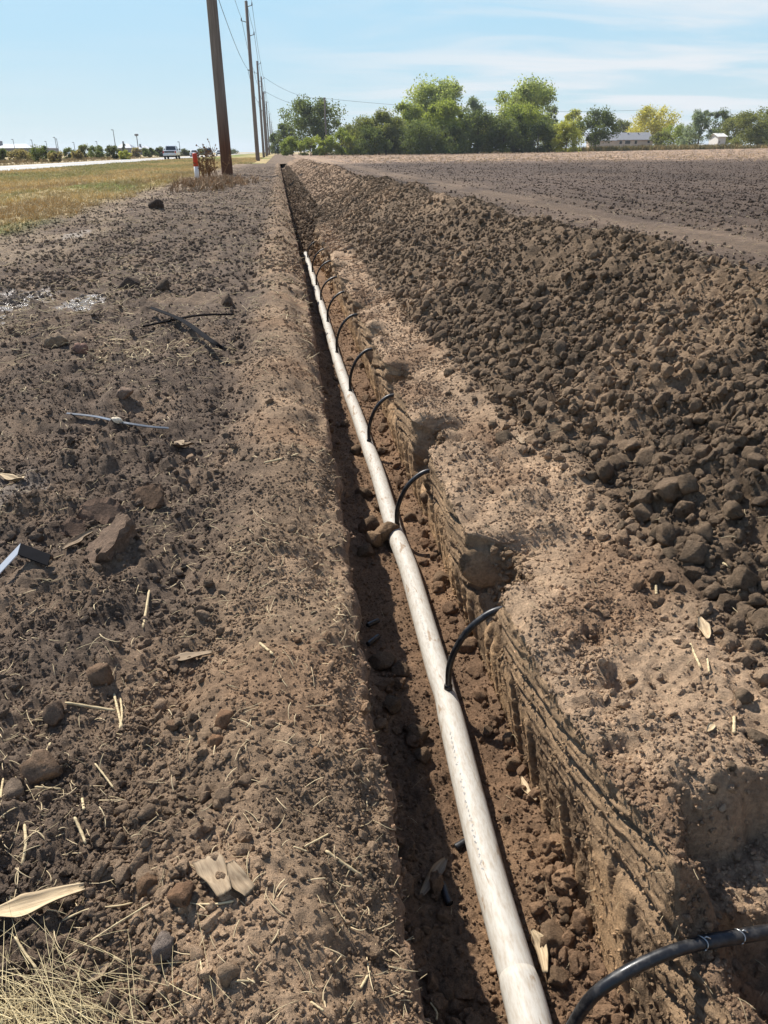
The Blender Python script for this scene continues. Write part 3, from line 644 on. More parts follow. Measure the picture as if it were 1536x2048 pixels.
# field clods
n = 60000; yv = 1.2 * (95 / 1.2) ** RNG.random(n); xv = 2.5 + RNG.random(n) * (1.0 + 0.75 * yv)
tk = np.exp(-((xv - 3.25) / 0.28) ** 2) + np.exp(-((xv - 5.3) / 0.35) ** 2) + 0.6 * sstep(7.6, 5.6, xv)
k = RNG.random(n) > 0.78 * tk; yv, xv = yv[k], xv[k]; n = len(yv)
ii = np.clip(np.searchsorted(fy[:, 0], yv), 0, fx.shape[0] - 1); jj = np.clip(((xv - 2.42) / (2.5 + 1.15 * yv) * 429).astype(int), 0, 429)
sz = sizes(n, 0.007, 0.030, 2.0) * (1 + 0.008 * yv)
scatter('field_clods', np.stack([xv, yv, fz[ii, jj] + sz * 0.3], -1), RNG.uniform(0, 6.28, (n, 3)), sz[:, None] * RNG.uniform(0.8, 1.25, (n, 3)),
        fc[ii, jj, :3] * RNG.uniform(0.9, 1.5, (n, 1)), SRC_CRUMB, 'loose clods of tilled dark soil spread over the open field', 'soil clods')
# clods large enough to pick out: parts of the heap, things on the ground
i, j = pick(5, 700, lambda x, y: 0.25 + 0.75 * sstep(0.45, 0.05, (x - 0.8) / 1.0), 0.8, 9)
yy = P[i, j, 1]; vis = np.argsort(yy)[:]; cnt = 0
for k in vis:
    p = P[i[k], j[k]]
    if (j[k] - c0[5]) / NF > 0.55: continue
    q = CM.T @ (p - CC); ux = CX + F * q[0] / -q[2]
    if not -20 < ux < IW + 40: continue
    tfk = (j[k] - c0[5]) / NF; r = float(sizes(1, 0.018, 0.042, 2.0)[0]) * (0.75 + 0.4 * max(0, 1 - tfk / 0.3)); n_ = _N[i[k], j[k]]
    o = link('soil_clod', CLODS3[cnt % 6] if p[1] < 4.5 else CLODS[cnt % 9], None, heap, loc=tuple(p + n_ * r * 0.35 - np.array([1.8, 5.0, 0])), rot=tuple(RNG.uniform(0, 6.28, 3)), scale=tuple(r * RNG.uniform(0.85, 1.2, 3)))
    cc = Cc[i[k], j[k], :3] * RNG.uniform(0.85, 1.1); o.color = (*cc, 1); cnt += 1
    if cnt >= 285: break
def clod_at(px, py, wpx, label, group=None, mul=1.0, sink=0.3, name='soil_clod', col=None, shp=None, flat=1.0, off=0.0):
    p, n_ = surf(px, py); d = (p - Vector(CC)).length; r = 0.5 * wpx * d / F * 0.88; sink = sink + 0.12 if sink > 0 else sink
    o = link(name, CLODS3[random.randrange(6)], None, label=label, cat='soil clod', group=group,
             loc=p + Vector((0, 0, r * (0.75 * flat - sink) + off)), rot=(random.uniform(-0.4, 0.4), random.uniform(-0.4, 0.4), random.uniform(0, 6.28)), scale=(r, r * 0.95, r * flat))
    if label.endswith('@'):
        hi_ = int(np.argmin([abs(h_ - p.y) for h_ in hose_Y])); o['label'] = label[:-1] + ', near the %s hose along the pipe' % ('first second third fourth fifth sixth seventh eighth ninth tenth eleventh twelfth'.split()[hi_])
    c = (lc(*col) if col else lc(108, 93, 78)) * mul * 0.82 * np.array([0.92, 0.93, 0.90]); o.color = (*c, 1); return o
GB = 'loose clods on the bank of the trench'
for px, py, w, lb in ((1008, 882, 48, 'dark oval clod with a pale chip beside it on the trench bank'), (1082, 968, 36, 'rounded dark clod alone on the bare crest of the trench bank'),
                      (897, 752, 32, 'dark clod on the pale bank just past the eighth hose notch'), (1240, 925, 44, 'pale angular clod at the foot of the heap'), (1318, 1075, 62, 'large angular brown clod in front of the heap foot')):
    clod_at(px, py, w, lb, GB, 0.95)
for px, py, w in ((985, 850, 28), (895, 792, 18), (980, 985, 16), (1065, 905, 20), (1205, 1015, 18), (1245, 1055, 34), (1410, 1115, 34), (1275, 1120, 24), (1340, 1110, 40), (1470, 1180, 44), (1180, 955, 34),
                  (950, 800, 20), (1000, 830, 18), (1130, 900, 26), (1490, 1400, 40), (1465, 1540, 26), (1510, 1480, 46), (1420, 1575, 22)):
    clod_at(px, py, w, 'small dark soil clod on the bank@', GB, 0.9)
GL = 'loose clods on the dug ground by the road'
for px, py, w, lb, c in ((448, 1448, 50, 'block shaped upright clod casting a shadow near the trench edge', (120, 94, 74)), (92, 1552, 80, 'wide smooth brown clod among straw stalks', (128, 106, 88)),
                         (295, 1785, 62, 'knobbly dark clod next to the split bark chips', (110, 88, 70)), (362, 1802, 62, 'cracked dark clod touching the split bark chips', (112, 88, 70)),
                         (325, 1905, 62, 'grey stone-like clod lying among dry straw', (108, 98, 92)), (352, 1978, 40, 'rounded brown clod standing below the grey clod', (130, 104, 82)),
                         (425, 1490, 38, 'brown clod at the foot of the block shaped clod', (128, 100, 78)), (105, 1430, 60, 'tall wedge shaped grey brown clod beside a straw stalk', (112, 94, 80)),
                         (345, 1455, 36, 'rounded clod with a pale top in a small row of clods', (126, 102, 82)), (205, 1365, 64, 'broad dark clod half sunk in the ground', (112, 92, 76)),
                         (112, 688, 46, 'long pointed pale clod near the wet patch', (140, 122, 104)), (165, 705, 36, 'short reddish brick-like clod beside the pointed clod', (122, 98, 88)),
                         (250, 795, 40, 'pale elongated clod leaning on dark soil', (138, 118, 104)), (262, 575, 44, 'dark upright clod by the crossed black strips', (84, 72, 64)),
                         (325, 580, 40, 'dark block clod next to the upright clod', (88, 76, 66)), (455, 610, 36, 'dark clod near the end of the thin black strip', (90, 76, 66)), (310, 418, 34, 'lone black clod on the flat dirt track', (70, 60, 54)),
                         (630, 1510, 26, 'single clod on the smooth trench edge', (136, 108, 84)), (592, 1285, 22, 'small dark clod on the smooth trench edge', (110, 88, 70)), (30, 1585, 56, 'greyish low clod beside the wide smooth clod', (112, 98, 86)), (385, 920, 30, 'pale clod beneath the knotted strip', (146, 124, 104))):
    clod_at(px, py, w, lb, GL, 1.0, col=c)
for k in range(46):
    y = 0.55 * (9 / 0.55) ** (random.random() ** 1.1); x = random.choice((random.gauss(-0.30, 0.05), random.uniform(-0.25 - 0.32 * y, 0.02)))
    i = int(np.argmin(np.abs(rowsY - y))); j = int(np.argmin(np.abs(P[i, :NA, 0] - x))); p = P[i, j]; r = random.uniform(0.009, 0.017) * (1 + 0.10 * y)
    o = link('soil_clod', CLODS[k % 9], None, label='small brown soil clod lying loose on the dug ground by the road', cat='soil clod', group=GL, loc=tuple(p + np.array([0, 0, r * 0.35])), rot=tuple(RNG.uniform(0, 6.28, 3)), scale=tuple(r * RNG.uniform(0.8, 1.2, 3)))
    o.color = (*(Cc[i, j, :3] * random.uniform(0.8, 1.05)), 1)
GT = 'clods on the trench floor'
for px, py, w, lb in ((1018, 1485, 42, 'flat-topped brown clod wedged against the trench wall'), (1025, 1535, 46, 'round brown clod below the flat-topped clod by the wall'), (975, 1465, 30, 'brown clod on the trench floor in the shadow of a hose'),
                      (1115, 1955, 54, 'large smooth brown clod beside the pale pipe'), (1100, 1880, 60, 'crumbly dark lump leaning on the trench wall'), (880, 1170, 50, 'dark crumbly lump with an orange cap beside the pipe'), (930, 1300, 50, 'dark overhanging lump under the hose by the wall')):
    clod_at(px, py, w, lb, GT, 0.95, col=(112, 93, 76))
for px, py, w in ((840, 1480, 60), (790, 1420, 50), (800, 1345, 44), (850, 1520, 44), (765, 1330, 56), (745, 1060, 60), (760, 1020, 44), (730, 990, 40), (715, 905, 36), (755, 1090, 54), (820, 1040, 34), (735, 1110, 44),
                  (770, 860, 30), (735, 800, 26), (725, 735, 20), (690, 850, 26), (675, 760, 20), (850, 1000, 34), (765, 905, 26), (1105, 1800, 26), (1080, 1785, 20), (1010, 1640, 22), (700, 720, 16), (845, 1045, 26), (1130, 1840, 26)):
    clod_at(px, py, w, ('dark clod on the shaded trench floor@' if px < 0.26 * py + 475 else 'dark clod on the sunlit trench floor@'), GT, 0.9, col=(102, 85, 70))
# soil bridge lying over the pipe
for px, py, w in ((772, 1085, 58), (798, 1086, 34), (750, 1098, 46)):
    clod_at(px, py, w, 'crumbled soil clod heaped against and over the pipe', 'clods covering the pipe', 1.0, col=(122, 102, 83), sink=-0.2)

# broken clay slabs
def slab(px, py, wpx, hpx, tilt, label, seed, col, rz):
    r = random.Random(seed); p, n_ = surf(px, py); d = (p - Vector(CC)).length; w = wpx * d / F * 0.38; h = hpx * d / F * 0.46
    nv = 9; pts = []
    for k in range(nv):
        a = 2 * math.pi * k / nv; pts.append((math.cos(a) * w * r.uniform(0.8, 1.1), math.sin(a) * h * r.uniform(0.8, 1.1)))
    th = 0.22 * min(w, h) + 0.008
    bm = bmesh.new(); top = [bm.verts.new((x, y, th + 0.12 * x)) for x, y in pts]; bot = [bm.verts.new((x * 0.85, y * 0.85, -th)) for x, y in pts]
    bm.faces.new(top); bm.faces.new(bot[::-1])
    for k in range(nv): bm.faces.new((top[k], bot[k], bot[(k + 1) % nv], top[(k + 1) % nv]))
    bmesh.ops.triangulate(bm, faces=bm.faces[:]); bmesh.ops.subdivide_edges(bm, edges=bm.edges[:], cuts=3, use_grid_fill=True)
    for v in bm.verts:
        edge_ = math.hypot(v.co.x / w, v.co.y / h); k = 0.08 + 0.9 * sstep(0.55, 1.0, np.float64(edge_))
        v.co += Vector((mn.noise(v.co * 45), mn.noise(v.co * 45 + Vector((9, 0, 0))), mn.noise(v.co * 45 + Vector((0, 9, 0))))) * 0.016 * float(k)
    me = bpy.data.meshes.new('clay_slab'); bm.to_mesh(me); bm.free(); me.materials.append(M_CLOD)
    o = link('clay_slab', me, None, label=label, cat='clay slab', group='broken clay slabs', loc=p + Vector((0, 0, th * 0.5)), rot=(tilt[0], tilt[1], rz)); o.color = (*(lc(*col) * np.array([0.80, 0.77, 0.71])), 1)
slab(225, 1090, 110, 150, (0.35, -0.25, 0), 'smooth sliced clay slab with scrape lines beside a husk', 1, (112, 97, 86), -0.5)
slab(205, 1030, 120, 60, (0.75, 0.1, 0), 'shaded clay slab standing on edge behind the sliced slab', 2, (104, 88, 78), 0.15)
slab(300, 1005, 90, 70, (0.7, -0.1, 0), 'rough clay slab with a split down its middle', 3, (98, 82, 70), 0.1)
slab(150, 1062, 70, 48, (0.7, 0.05, 0), 'small shaded clay slab left of the sliced slab', 4, (102, 86, 76), 0.2)

# ------------------------------------------------------------------ pipe
pvc, ns, ls, b = newmat('pvc', 0.5, 0.25); nt = pvc.node_tree
t = nt.nodes.new('ShaderNodeTexCoord'); mpg = nt.nodes.new('ShaderNodeMapping'); mpg.inputs['Scale'].default_value = (1.0, 0.22, 1.0); ls.new(t.outputs['Object'], mpg.inputs[0])
n1 = tex_noise(nt, 46, 8, 0.66, mpg.outputs[0], 0.6); n2 = tex_noise(nt, 9, 4, 0.6, t.outputs['Object']); n3 = tex_noise(nt, 150, 4, 0.7, mpg.outputs[0])
mm = nt.nodes.new('ShaderNodeMath'); mm.operation = 'MULTIPLY_ADD'; ls.new(n2.outputs['Fac'], mm.inputs[0]); mm.inputs[1].default_value = 0.55; ls.new(n1.outputs['Fac'], mm.inputs[2])
dirt = ramp(nt, mm.outputs[0], [(0.86, g(0)), (0.93, g(0.7))]); film = ramp(nt, n3.outputs['Fac'], [(0.42, g(0)), (0.72, g(0.6))])
c = mixrgb(nt, srgb(188, 183, 173), srgb(150, 131, 107), film); c = mixrgb(nt, c, srgb(138, 113, 86), dirt); ls.new(c, b.inputs['Base Color'])
rr = ramp(nt, dirt, [(0, g(0.55)), (1, g(0.95))]); ls.new(rr, b.inputs['Roughness'])
PR = 0.034
pp = [onz(x, y, FLOOR + 2 * PR + 0.004) for x, y in ((1098, 2200), (1060, 2010), (985, 1750), (930, 1530), (895, 1385), (850, 1230), (818, 1120), (790, 1050), (754, 930), (738, 890), (714, 820), (698, 780), (674, 710), (656, 650), (641, 600), (626, 550), (611, 503))]
py_ = np.array([p[1] for p in pp]); px_ = np.array([p[0] for p in pp])
yv = np.concatenate([np.linspace(py_[0], 2.5, 130), np.linspace(2.5, py_[-1], 150)[1:]])
xv = np.interp(yv, py_, px_)
for _ in range(3): xv[1:-1] = (xv[:-2] + 2 * xv[1:-1] + xv[2:]) / 4
pipe_x = lambda y: float(np.interp(y, yv, xv))
zc = FLOOR + PR + 0.006 + 0.004 * np.sin(yv * 2.1)
rad = PR * np.ones_like(yv)
for yh in hose_Y: rad *= 1 - 0.10 * np.exp(-((yv - yh + 0.02) / 0.06) ** 2)
pipe = empty('irrigation_pipe', (pipe_x(3), 3.0, FLOOR), 'long white plastic pipe lying on the trench floor', 'pipe')
def pc(o): o.location = -Vector((pipe_x(3), 3.0, FLOOR)); return o
m_ = MB().tube([(a, b_, c_) for a, b_, c_ in zip(xv, yv, zc)], list(rad), 28); pc(link('pipe_wall', m_.mesh('pipe_wall', True), pvc, pipe))
def pipe_ring(y0, y1, r0, r1, name):
    ys = np.linspace(y0, y1, 12); rs = [r0 if k > 0 else PR * 0.99 for k in range(12)]; rs = [PR * 0.985] + [r0] * 9 + [r1, PR * 0.985]
    pc(link(name, MB().tube([(pipe_x(y), y, float(np.interp(y, yv, zc))) for y in ys], rs, 28).mesh(name, True), pvc, pipe))
yb = onz(1040, 1930, FLOOR + 2 * PR)[1]
pipe_ring(yb - 0.20, yb, PR * 1.085, PR * 1.07, 'bell_end')
# faint print along the pipe wall
ink = simple('pipe_ink', srgb(160, 158, 156), 0.6, 0.3, 0.1)
prm = MB(); rI = random.Random(4)
for (ya, ybp) in ((1.78, 2.28), (1.02, 1.42)):
    y = ya
    while y < ybp:
        if rI.random() < 0.75:
            a0 = math.radians(112 if ya > 1.5 else 118); wd = 0.0034; q = []
            for k in range(rI.choice((2, 3))):
                da = rI.uniform(-0.08, 0.08)
                for (yy2, aa) in ((y, a0 + da), (y + 0.0018, a0 + da), (y + 0.0018, a0 + da + 0.10), (y, a0 + da + 0.10)):
                    R_ = PR * 1.012; q.append((pipe_x(yy2) + math.cos(aa) * R_, yy2, float(np.interp(yy2, yv, zc)) + math.sin(aa) * R_))
                y += 0.0028
            for k in range(0, len(q), 4): prm.add(q[k:k + 4], [(0, 1, 2, 3)])
        y += rI.uniform(0.004, 0.010)
pc(link('print_line', prm.mesh('print_line'), ink, pipe))

# ------------------------------------------------------------------ hoses
rub, ns, ls, b = newmat('black_poly', 0.38, 0.45, (0.012, 0.012, 0.013, 1)); nt = rub.node_tree
t = nt.nodes.new('ShaderNodeTexCoord'); nn = tex_noise(nt, 60, 5, 0.7, t.outputs['Object'])
ls.new(ramp(nt, nn.outputs['Fac'], [(0.45, (0.012, 0.012, 0.013)), (0.75, (0.06, 0.055, 0.05))]), b.inputs['Base Color'])
ls.new(ramp(nt, nn.outputs['Fac'], [(0.4, g(0.32)), (0.7, g(0.6))]), b.inputs['Roughness'])
wire_m = simple('wire', srgb(185, 185, 182), 0.35, 0.5, 0.1, metal=0.9)
def spl(pts, n):
    """Catmull-Rom through points"""
    pts = [Vector(p) for p in pts]; pts = [pts[0] * 2 - pts[1]] + pts + [pts[-1] * 2 - pts[-2]]; out = []
    m = len(pts) - 3
    for k in range(n):
        u = k / (n - 1) * m; i = min(int(u), m - 1); f = u - i; a, b_, c_, d_ = pts[i:i + 4]
        out.append(0.5 * ((2 * b_) + (c_ - a) * f + (2 * a - 5 * b_ + 4 * c_ - d_) * f * f + (3 * b_ - a - 3 * c_ + d_) * f ** 3))
    return out
def hose(yh, label, group, end=None, r=0.0088, pts=None, dz=0.0, extra=None):
    x0 = pipe_x(yh) + 0.006; zt = float(np.interp(yh, yv, zc)) + PR * 0.93
    root = empty('irrigation_hose', (x0, yh, zt), label, 'hose', group)
    if pts is None:
        ex, ez = end; w = ex - x0; h = ez - zt
        pts = [(0, 0, -0.004), (0.012 * w, 0, 0.32 * h), (0.16 * w, 0, 0.62 * h), (0.36 * w, 0, 0.82 * h), (0.66 * w, 0, 0.97 * h), (1.0 * w, 0, 1.0 * h), (1.5 * w, 0.004, 1.0 * h)]
    sp_ = spl(pts, 44); link('tube', MB().tube(sp_, r, 16).mesh('tube', True), rub, root)
    link('grommet', MB().tube([(0, 0, -0.008), (0, 0, 0.004), (0.0002, 0, 0.010), (0.0004, 0, 0.013)], [r * 1.38, r * 1.36, r * 1.3, r * 1.04], 16).mesh('grommet', True), rub, root)
    if extra: extra(root, sp_, r)
    return root
def ring_on(root, sp_, k, r, mat, name, wid=2, rr=1.12):
    link(name, MB().tube(sp_[k:k + wid + 1], r * rr, 14).mesh(name, True), mat, root)
hz = [((893, 1378), (1030, 1215)), ((795, 1052), (875, 940)), ((737, 885), (795, 790)), ((699, 783), (750, 698)), ((673, 705), (718, 629)), ((656, 645), (697, 583)), ((645, 600), (682, 553)), ((636, 570), (670, 521)), ((629, 545), (657, 497)), ((622, 515), (640, 481))]
HG = 'black hoses arching from pipe to wall'
ORD = ['first', 'second', 'third', 'fourth', 'fifth', 'sixth', 'seventh', 'eighth', 'ninth', 'tenth', 'eleventh', 'twelfth', 'thirteenth']
def coupler(root, sp_, r): ring_on(root, sp_, 33, r, rub, 'coupling', 5, 1.14)
for k, (a, e) in enumerate(hz):
    s_ = onz(a[0], a[1], FLOOR + 2 * PR); q = onY(e[0], e[1], s_[1])
    hose(s_[1], 'black hose with a coupling sleeve arching into the wall beside the deep notch' if k == 0 else 'thin black hose arching into the trench wall, %s along the pipe counting the wire-tied one' % ORD[k + 1], HG, (max(q[0], 0.50), float(np.clip(q[2], -0.14, -0.04))), extra=coupler if k == 0 else None)
# nearest hose with wire ties
yh = 0.66; base_ = Vector((pipe_x(yh) + 0.004, yh, FLOOR + 2 * PR))
near = [onY(x, y, Y) for x, y, Y in ((1130, 2075, 0.665), (1180, 1998, 0.672), (1250, 1946, 0.680), (1330, 1908, 0.688), (1400, 1887, 0.694), (1470, 1874, 0.70), (1545, 1862, 0.706), (1640, 1850, 0.71))]
npts = [(0, 0, -0.004), (0.006, 0.001, 0.05)] + [tuple(Vector(p) - Vector((pipe_x(yh) + 0.006, yh, float(np.interp(yh, yv, zc)) + PR * 0.93))) for p in near]
def ties(root, sp_, r):
    tg = MB(); 
    for k0 in (29, 34): 
        c_ = sp_[k0]; t_ = (sp_[k0 + 1] - sp_[k0 - 1]).normalized(); u = t_.cross(Vector((0, 0, 1))).normalized(); w = u.cross(t_)
        ringp = [c_ + (u * math.cos(a) + w * math.sin(a)) * (r * 1.12) + t_ * 0.003 * math.sin(a * 2) for a in [2 * math.pi * q / 18 for q in range(19)]]
        link('wire_tie', MB().tube(ringp, 0.0011, 6).mesh('wire_tie', True), wire_m, root)
        tail = [c_ + w * r * 1.1, c_ + w * (r + 0.004) + t_ * 0.004, c_ + w * (r + 0.003) + t_ * 0.009 + u * 0.004]
        link('wire_tie_tail', MB().tube(tail, 0.0012, 6).mesh('wire_tie_tail', True), wire_m, root)
    link('sleeve', MB().tube(sp_[29:44], r * 1.13, 16).mesh('sleeve', True), rub, root)
hose(yh, 'thick black hose bound with two twisted wire ties, resting on the bank', HG, pts=npts, r=0.0098, extra=ties)

# ------------------------------------------------------------------ offcuts and strips
def offcut(p0, p1, r, label, hollow=True):
    a, b_ = Vector(p0), Vector(p1); root = empty('hose_offcut', a, label, 'hose offcut', 'cut bits of black hose')
    v = b_ - a; mid = v * 0.5 + Vector((0, 0, v.length * 0.02))
    link('tube', MB().tube([Vector((0, 0, 0)), mid, v], r, 14, cap=False).mesh('tube', True), rub, root)
    link('tube_bore', MB().tube([v * 0.002, mid, v * 0.998], r * 0.72, 12).mesh('tube_bore', True), rub, root)
def on_floor(px, py, r): 
    p, n_ = surf(px, py); return p + Vector((0, 0, r * 0.9))
offcut(on_floor(912, 1700, 0.009), on_floor(952, 1678, 0.009), 0.0085, 'short black hose offcut poking out from under the pipe')
offcut(on_floor(884, 1772, 0.009), on_floor(897, 1812, 0.009), 0.0085, 'short black hose offcut lying beside a dry husk in the trench')
offcut(on_floor(737, 1292, 0.009), on_floor(757, 1276, 0.009), 0.008, 'black hose offcut at the shaded foot of the near trench wall')
offcut(on_floor(735, 1256, 0.009), on_floor(755, 1247, 0.009), 0.008, 'black hose offcut just beyond another offcut in trench shade')
plas = simple('black_strip', (0.010, 0.010, 0.012, 1), 0.85, 0.06, 0.2, 30)
def strip(pix, wid, label, name='plastic_strip', lift=0.012, mat=None, th=0.0025, fold=0.3):
    ps = [surf(x, y)[0] for x, y in pix]; ps = [p + Vector((0, 0, lift)) for p in ps]
    o0 = ps[0].copy(); sp_ = spl([p - o0 for p in ps], 24); mb = MB(); vs = []
    for k, p in enumerate(sp_):
        t_ = (sp_[min(k + 1, 23)] - sp_[max(k - 1, 0)]).normalized(); u = t_.cross(Vector((0, 0, 1))).normalized(); w = u.cross(t_)
        for s_, h in ((-1, 1), (0, 0), (1, 1), (1, 1), (0, 0), (-1, 1)):
            i_ = len(vs) % 6; vs.append(p + u * s_ * wid * 0.5 + w * (h * fold * wid + (th if i_ < 3 else 0)))
    fs = []
    for k in range(23):
        for q in range(6): fs.append((k * 6 + q, k * 6 + (q + 1) % 6, k * 6 + 6 + (q + 1) % 6, k * 6 + 6 + q))
    fs += [(5, 4, 3, 2, 1, 0), tuple(23 * 6 + q for q in range(6))]
    mb.add(vs, fs); return link(name, mb.mesh(name, False), mat or plas, label=label, cat='plastic strip', loc=o0)
strip([(300, 632), (365, 660), (420, 700), (452, 722)], 0.036, 'broad folded black plastic strip lying across a thin strip', lift=0.05)
strip([(285, 660), (340, 648), (400, 638), (470, 636)], 0.028, 'thin black plastic strip lying under the broad folded strip', lift=0.018)
strip([(133, 835), (190, 842), (245, 852), (300, 860), (338, 868)], 0.016, 'thin shiny grey plastic strip with a pale knot of husk', mat=simple('grey_strip', srgb(120, 124, 128), 0.25, 0.7, 0.1), lift=0.014)
p, _ = surf(240, 852)
link('dry_husk', CLODS[3].copy(), None, label='crumpled pale scrap of husk knotted round the grey strip', cat='husk', loc=p + Vector((0, 0, 0.025)), scale=(0.022, 0.014, 0.02)).color = (*lc(214, 202, 180), 1)
# silver black strip at the edge of the view
ps = [surf(-40, 1215)[0] + Vector((0, 0, 0.03)), surf(48, 1135)[0] + Vector((0, 0, 0.05)), surf(100, 1135)[0] + Vector((0, 0, 0.015))]
mb = MB(); o0 = ps[0].copy(); vs = []
for p in ps:
    q = p - o0; vs += [q + Vector((0.0, -0.018, 0.001)), q + Vector((0.0, 0.018, 0.014)), q + Vector((0.0, 0.018, 0.011)), q + Vector((0.0, -0.018, -0.002))]
ps_root = empty('plastic_strip', o0, 'stiff plastic strip bent like an elbow, one arm pale and one black', 'plastic strip')
bx_ = [(a, (a + 1) % 4, 4 + (a + 1) % 4, 4 + a) for a in range(4)] + [(3, 2, 1, 0), (4, 5, 6, 7)]
link('pale_arm', MB().add(vs[:8], bx_).mesh('pale_arm'), simple('pale_plastic', srgb(206, 210, 214), 0.35, 0.5, 0.05), ps_root)
link('black_arm', MB().add(vs[4:], bx_).mesh('black_arm'), plas, ps_root)

# ------------------------------------------------------------------ husks, straw
def husk_mat(name, col):
    m, ns, ls, b = newmat(name, 0.75, 0.25, srgb(*col)); nt = m.node_tree
    t = nt.nodes.new('ShaderNodeTexCoord'); mp_ = nt.nodes.new('ShaderNodeMapping'); mp_.inputs['Scale'].default_value = (6, 220, 220); ls.new(t.outputs['Object'], mp_.inputs[0])
    n = tex_noise(nt, 1.0, 5, 0.6, mp_.outputs[0])
    ls.new(mixrgb(nt, srgb(*col), ramp(nt, n.outputs['Fac'], [(0.3, (0.55, 0.5, 0.45)), (0.7, (1.12, 1.1, 1.06))]), 1.0, 'MULTIPLY'), b.inputs['Base Color'])
    bump(nt, b, n.outputs['Fac'], 0.5, 0.002); return m
M_HUSK = husk_mat('husk', (200, 180, 148)); M_BARK = husk_mat('bark', (158, 140, 116)); M_STRAW = husk_mat('straw_stem', (206, 188, 150)); M_GREYS = husk_mat('grey_stalk', (150, 132, 110))
def husk(pix, wpx, label, mat=None, curl=0.45, lift=0.01, name='corn_husk', cat='husk', taper=(0.25, 1.0, 0.8, 0.35), group=None):
    ps = [surf(x, y)[0] + Vector((0, 0, lift)) for x, y in pix]; d = (ps[0] - Vector(CC)).length; wid = wpx * d / F
    o0 = ps[0].copy(); v = (ps[-1] - ps[0]); ang = math.atan2(v.y, v.x); inv = Matrix.Rotation(-ang, 3, 'Z')
    sp_ = spl([inv @ (p - o0) for p in ps], 20); nw = 9; vs = []; tk = 0.0012
    for side in (1, 0):
        for k, p in enumerate(sp_):
            f = k / 19; w = wid * np.interp(f, np.linspace(0, 1, len(taper)), taper)
            t_ = (sp_[min(k + 1, 19)] - sp_[max(k - 1, 0)]).normalized(); u = t_.cross(Vector((0, 0, 1))).normalized(); up_ = u.cross(t_)
            for q in range(nw):
                a = q / (nw - 1) * 2 - 1
                vs.append(p + u * a * w * 0.5 * (1 - 0.15 * curl * a * a) + up_ * (curl * w * 0.5 * (a * a - 0.3) + 0.0016 * math.sin(q * 2.6) + 0.06 * w * math.sin(f * 9 + a) + side * tk))
    n = 20 * nw; fs = []
    for k in range(19):
        for q in range(nw - 1):
            a = k * nw + q; fs += [(a, a + 1, a + nw + 1, a + nw), (n + a, n + a + nw, n + a + nw + 1, n + a + 1)]
    for k in range(19):
        for q in (0, nw - 1):
            a = k * nw + q; fs.append((a, a + nw, n + a + nw, n + a))
    for q in range(nw - 1):
        for k in (0, 19):
            a = k * nw + q; fs.append((a, a + 1, n + a + 1, n + a))
    o = link(name, MB().add(vs, fs).mesh(name, True), mat or M_HUSK, label=label, cat=cat, group=group, loc=o0); o.rotation_euler = (0, 0, ang); return o
husk([(-20, 1850), (50, 1838), (110, 1818), (172, 1798)], 44, 'large pale yellow corn husk lying on clods', lift=0.022)
husk([(412, 1728), (432, 1760), (452, 1800)], 52, 'broad split bark chip with a notched end', M_BARK, 0.15, 0.012, 'bark_chip', 'bark chip', (0.9, 1.0, 0.75, 0.5))
husk([(462, 1735), (480, 1770), (500, 1795)], 34, 'narrower bark chip beside the broad one', M_BARK, 0.12, 0.010, 'bark_chip', 'bark chip', (0.4, 0.9, 1.0, 0.7))
husk([(890, 1722), (868, 1760), (845, 1800)], 26, 'grey frayed corn husk in the shaded part of the trench', M_GREYS, 0.6, 0.010)
husk([(1062, 1875), (1078, 1905), (1090, 1960)], 26, 'pale corn husk tucked behind the pipe', M_HUSK, 0.4, 0.02)
husk([(1040, 1560), (1052, 1585), (1072, 1605)], 16, 'twisted pale husk at the foot of the cut wall', M_HUSK, 0.6, 0.008)
husk([(916, 1575), (922, 1620), (938, 1660)], 14, 'frayed pale husk leaning on the shaded side of the pipe', M_HUSK, 0.5, 0.008)
husk([(188, 1072), (160, 1095), (130, 1112)], 24, 'greenish frayed corn husk beside the clay slabs', M_GREYS, 0.5, 0.02)
husk([(335, 1330), (380, 1318), (425, 1310)], 24, 'flat fan of pale grass straws on brown soil', M_GREYS, 0.2, 0.008, 'grass_bundle', 'straw')
husk([(220, 1935), (200, 1960), (180, 1972)], 18, 'grey brown stalk splinter near the straw mat', M_GREYS, 0.4, 0.012, 'stalk_splinter', 'stalk')
husk([(1398, 1245), (1408, 1270), (1412, 1285)], 24, 'pale papery husk standing at the heap foot', M_HUSK, 0.5, 0.012)
husk([(1425, 1450), (1412, 1468)], 14, 'short yellow husk piece on the bank', M_HUSK, 0.4, 0.006)
husk([(1030, 872), (1045, 890)], 20, 'pale husk flake under the dark oval clod', M_BARK, 0.2, 0.006)
husk([(345, 893), (365, 898), (388, 895)], 26, 'crumpled pale husk beside a clod', M_BARK, 0.5, 0.012)
husk([(0, 955), (30, 965), (50, 962)], 20, 'crumpled white husk by the dirt track', M_HUSK, 0.5, 0.012)
husk([(215, 685), (235, 682), (250, 684)], 9, 'pale husk flake on dark soil beside brick-like clod', M_HUSK, 0.3, 0.008)
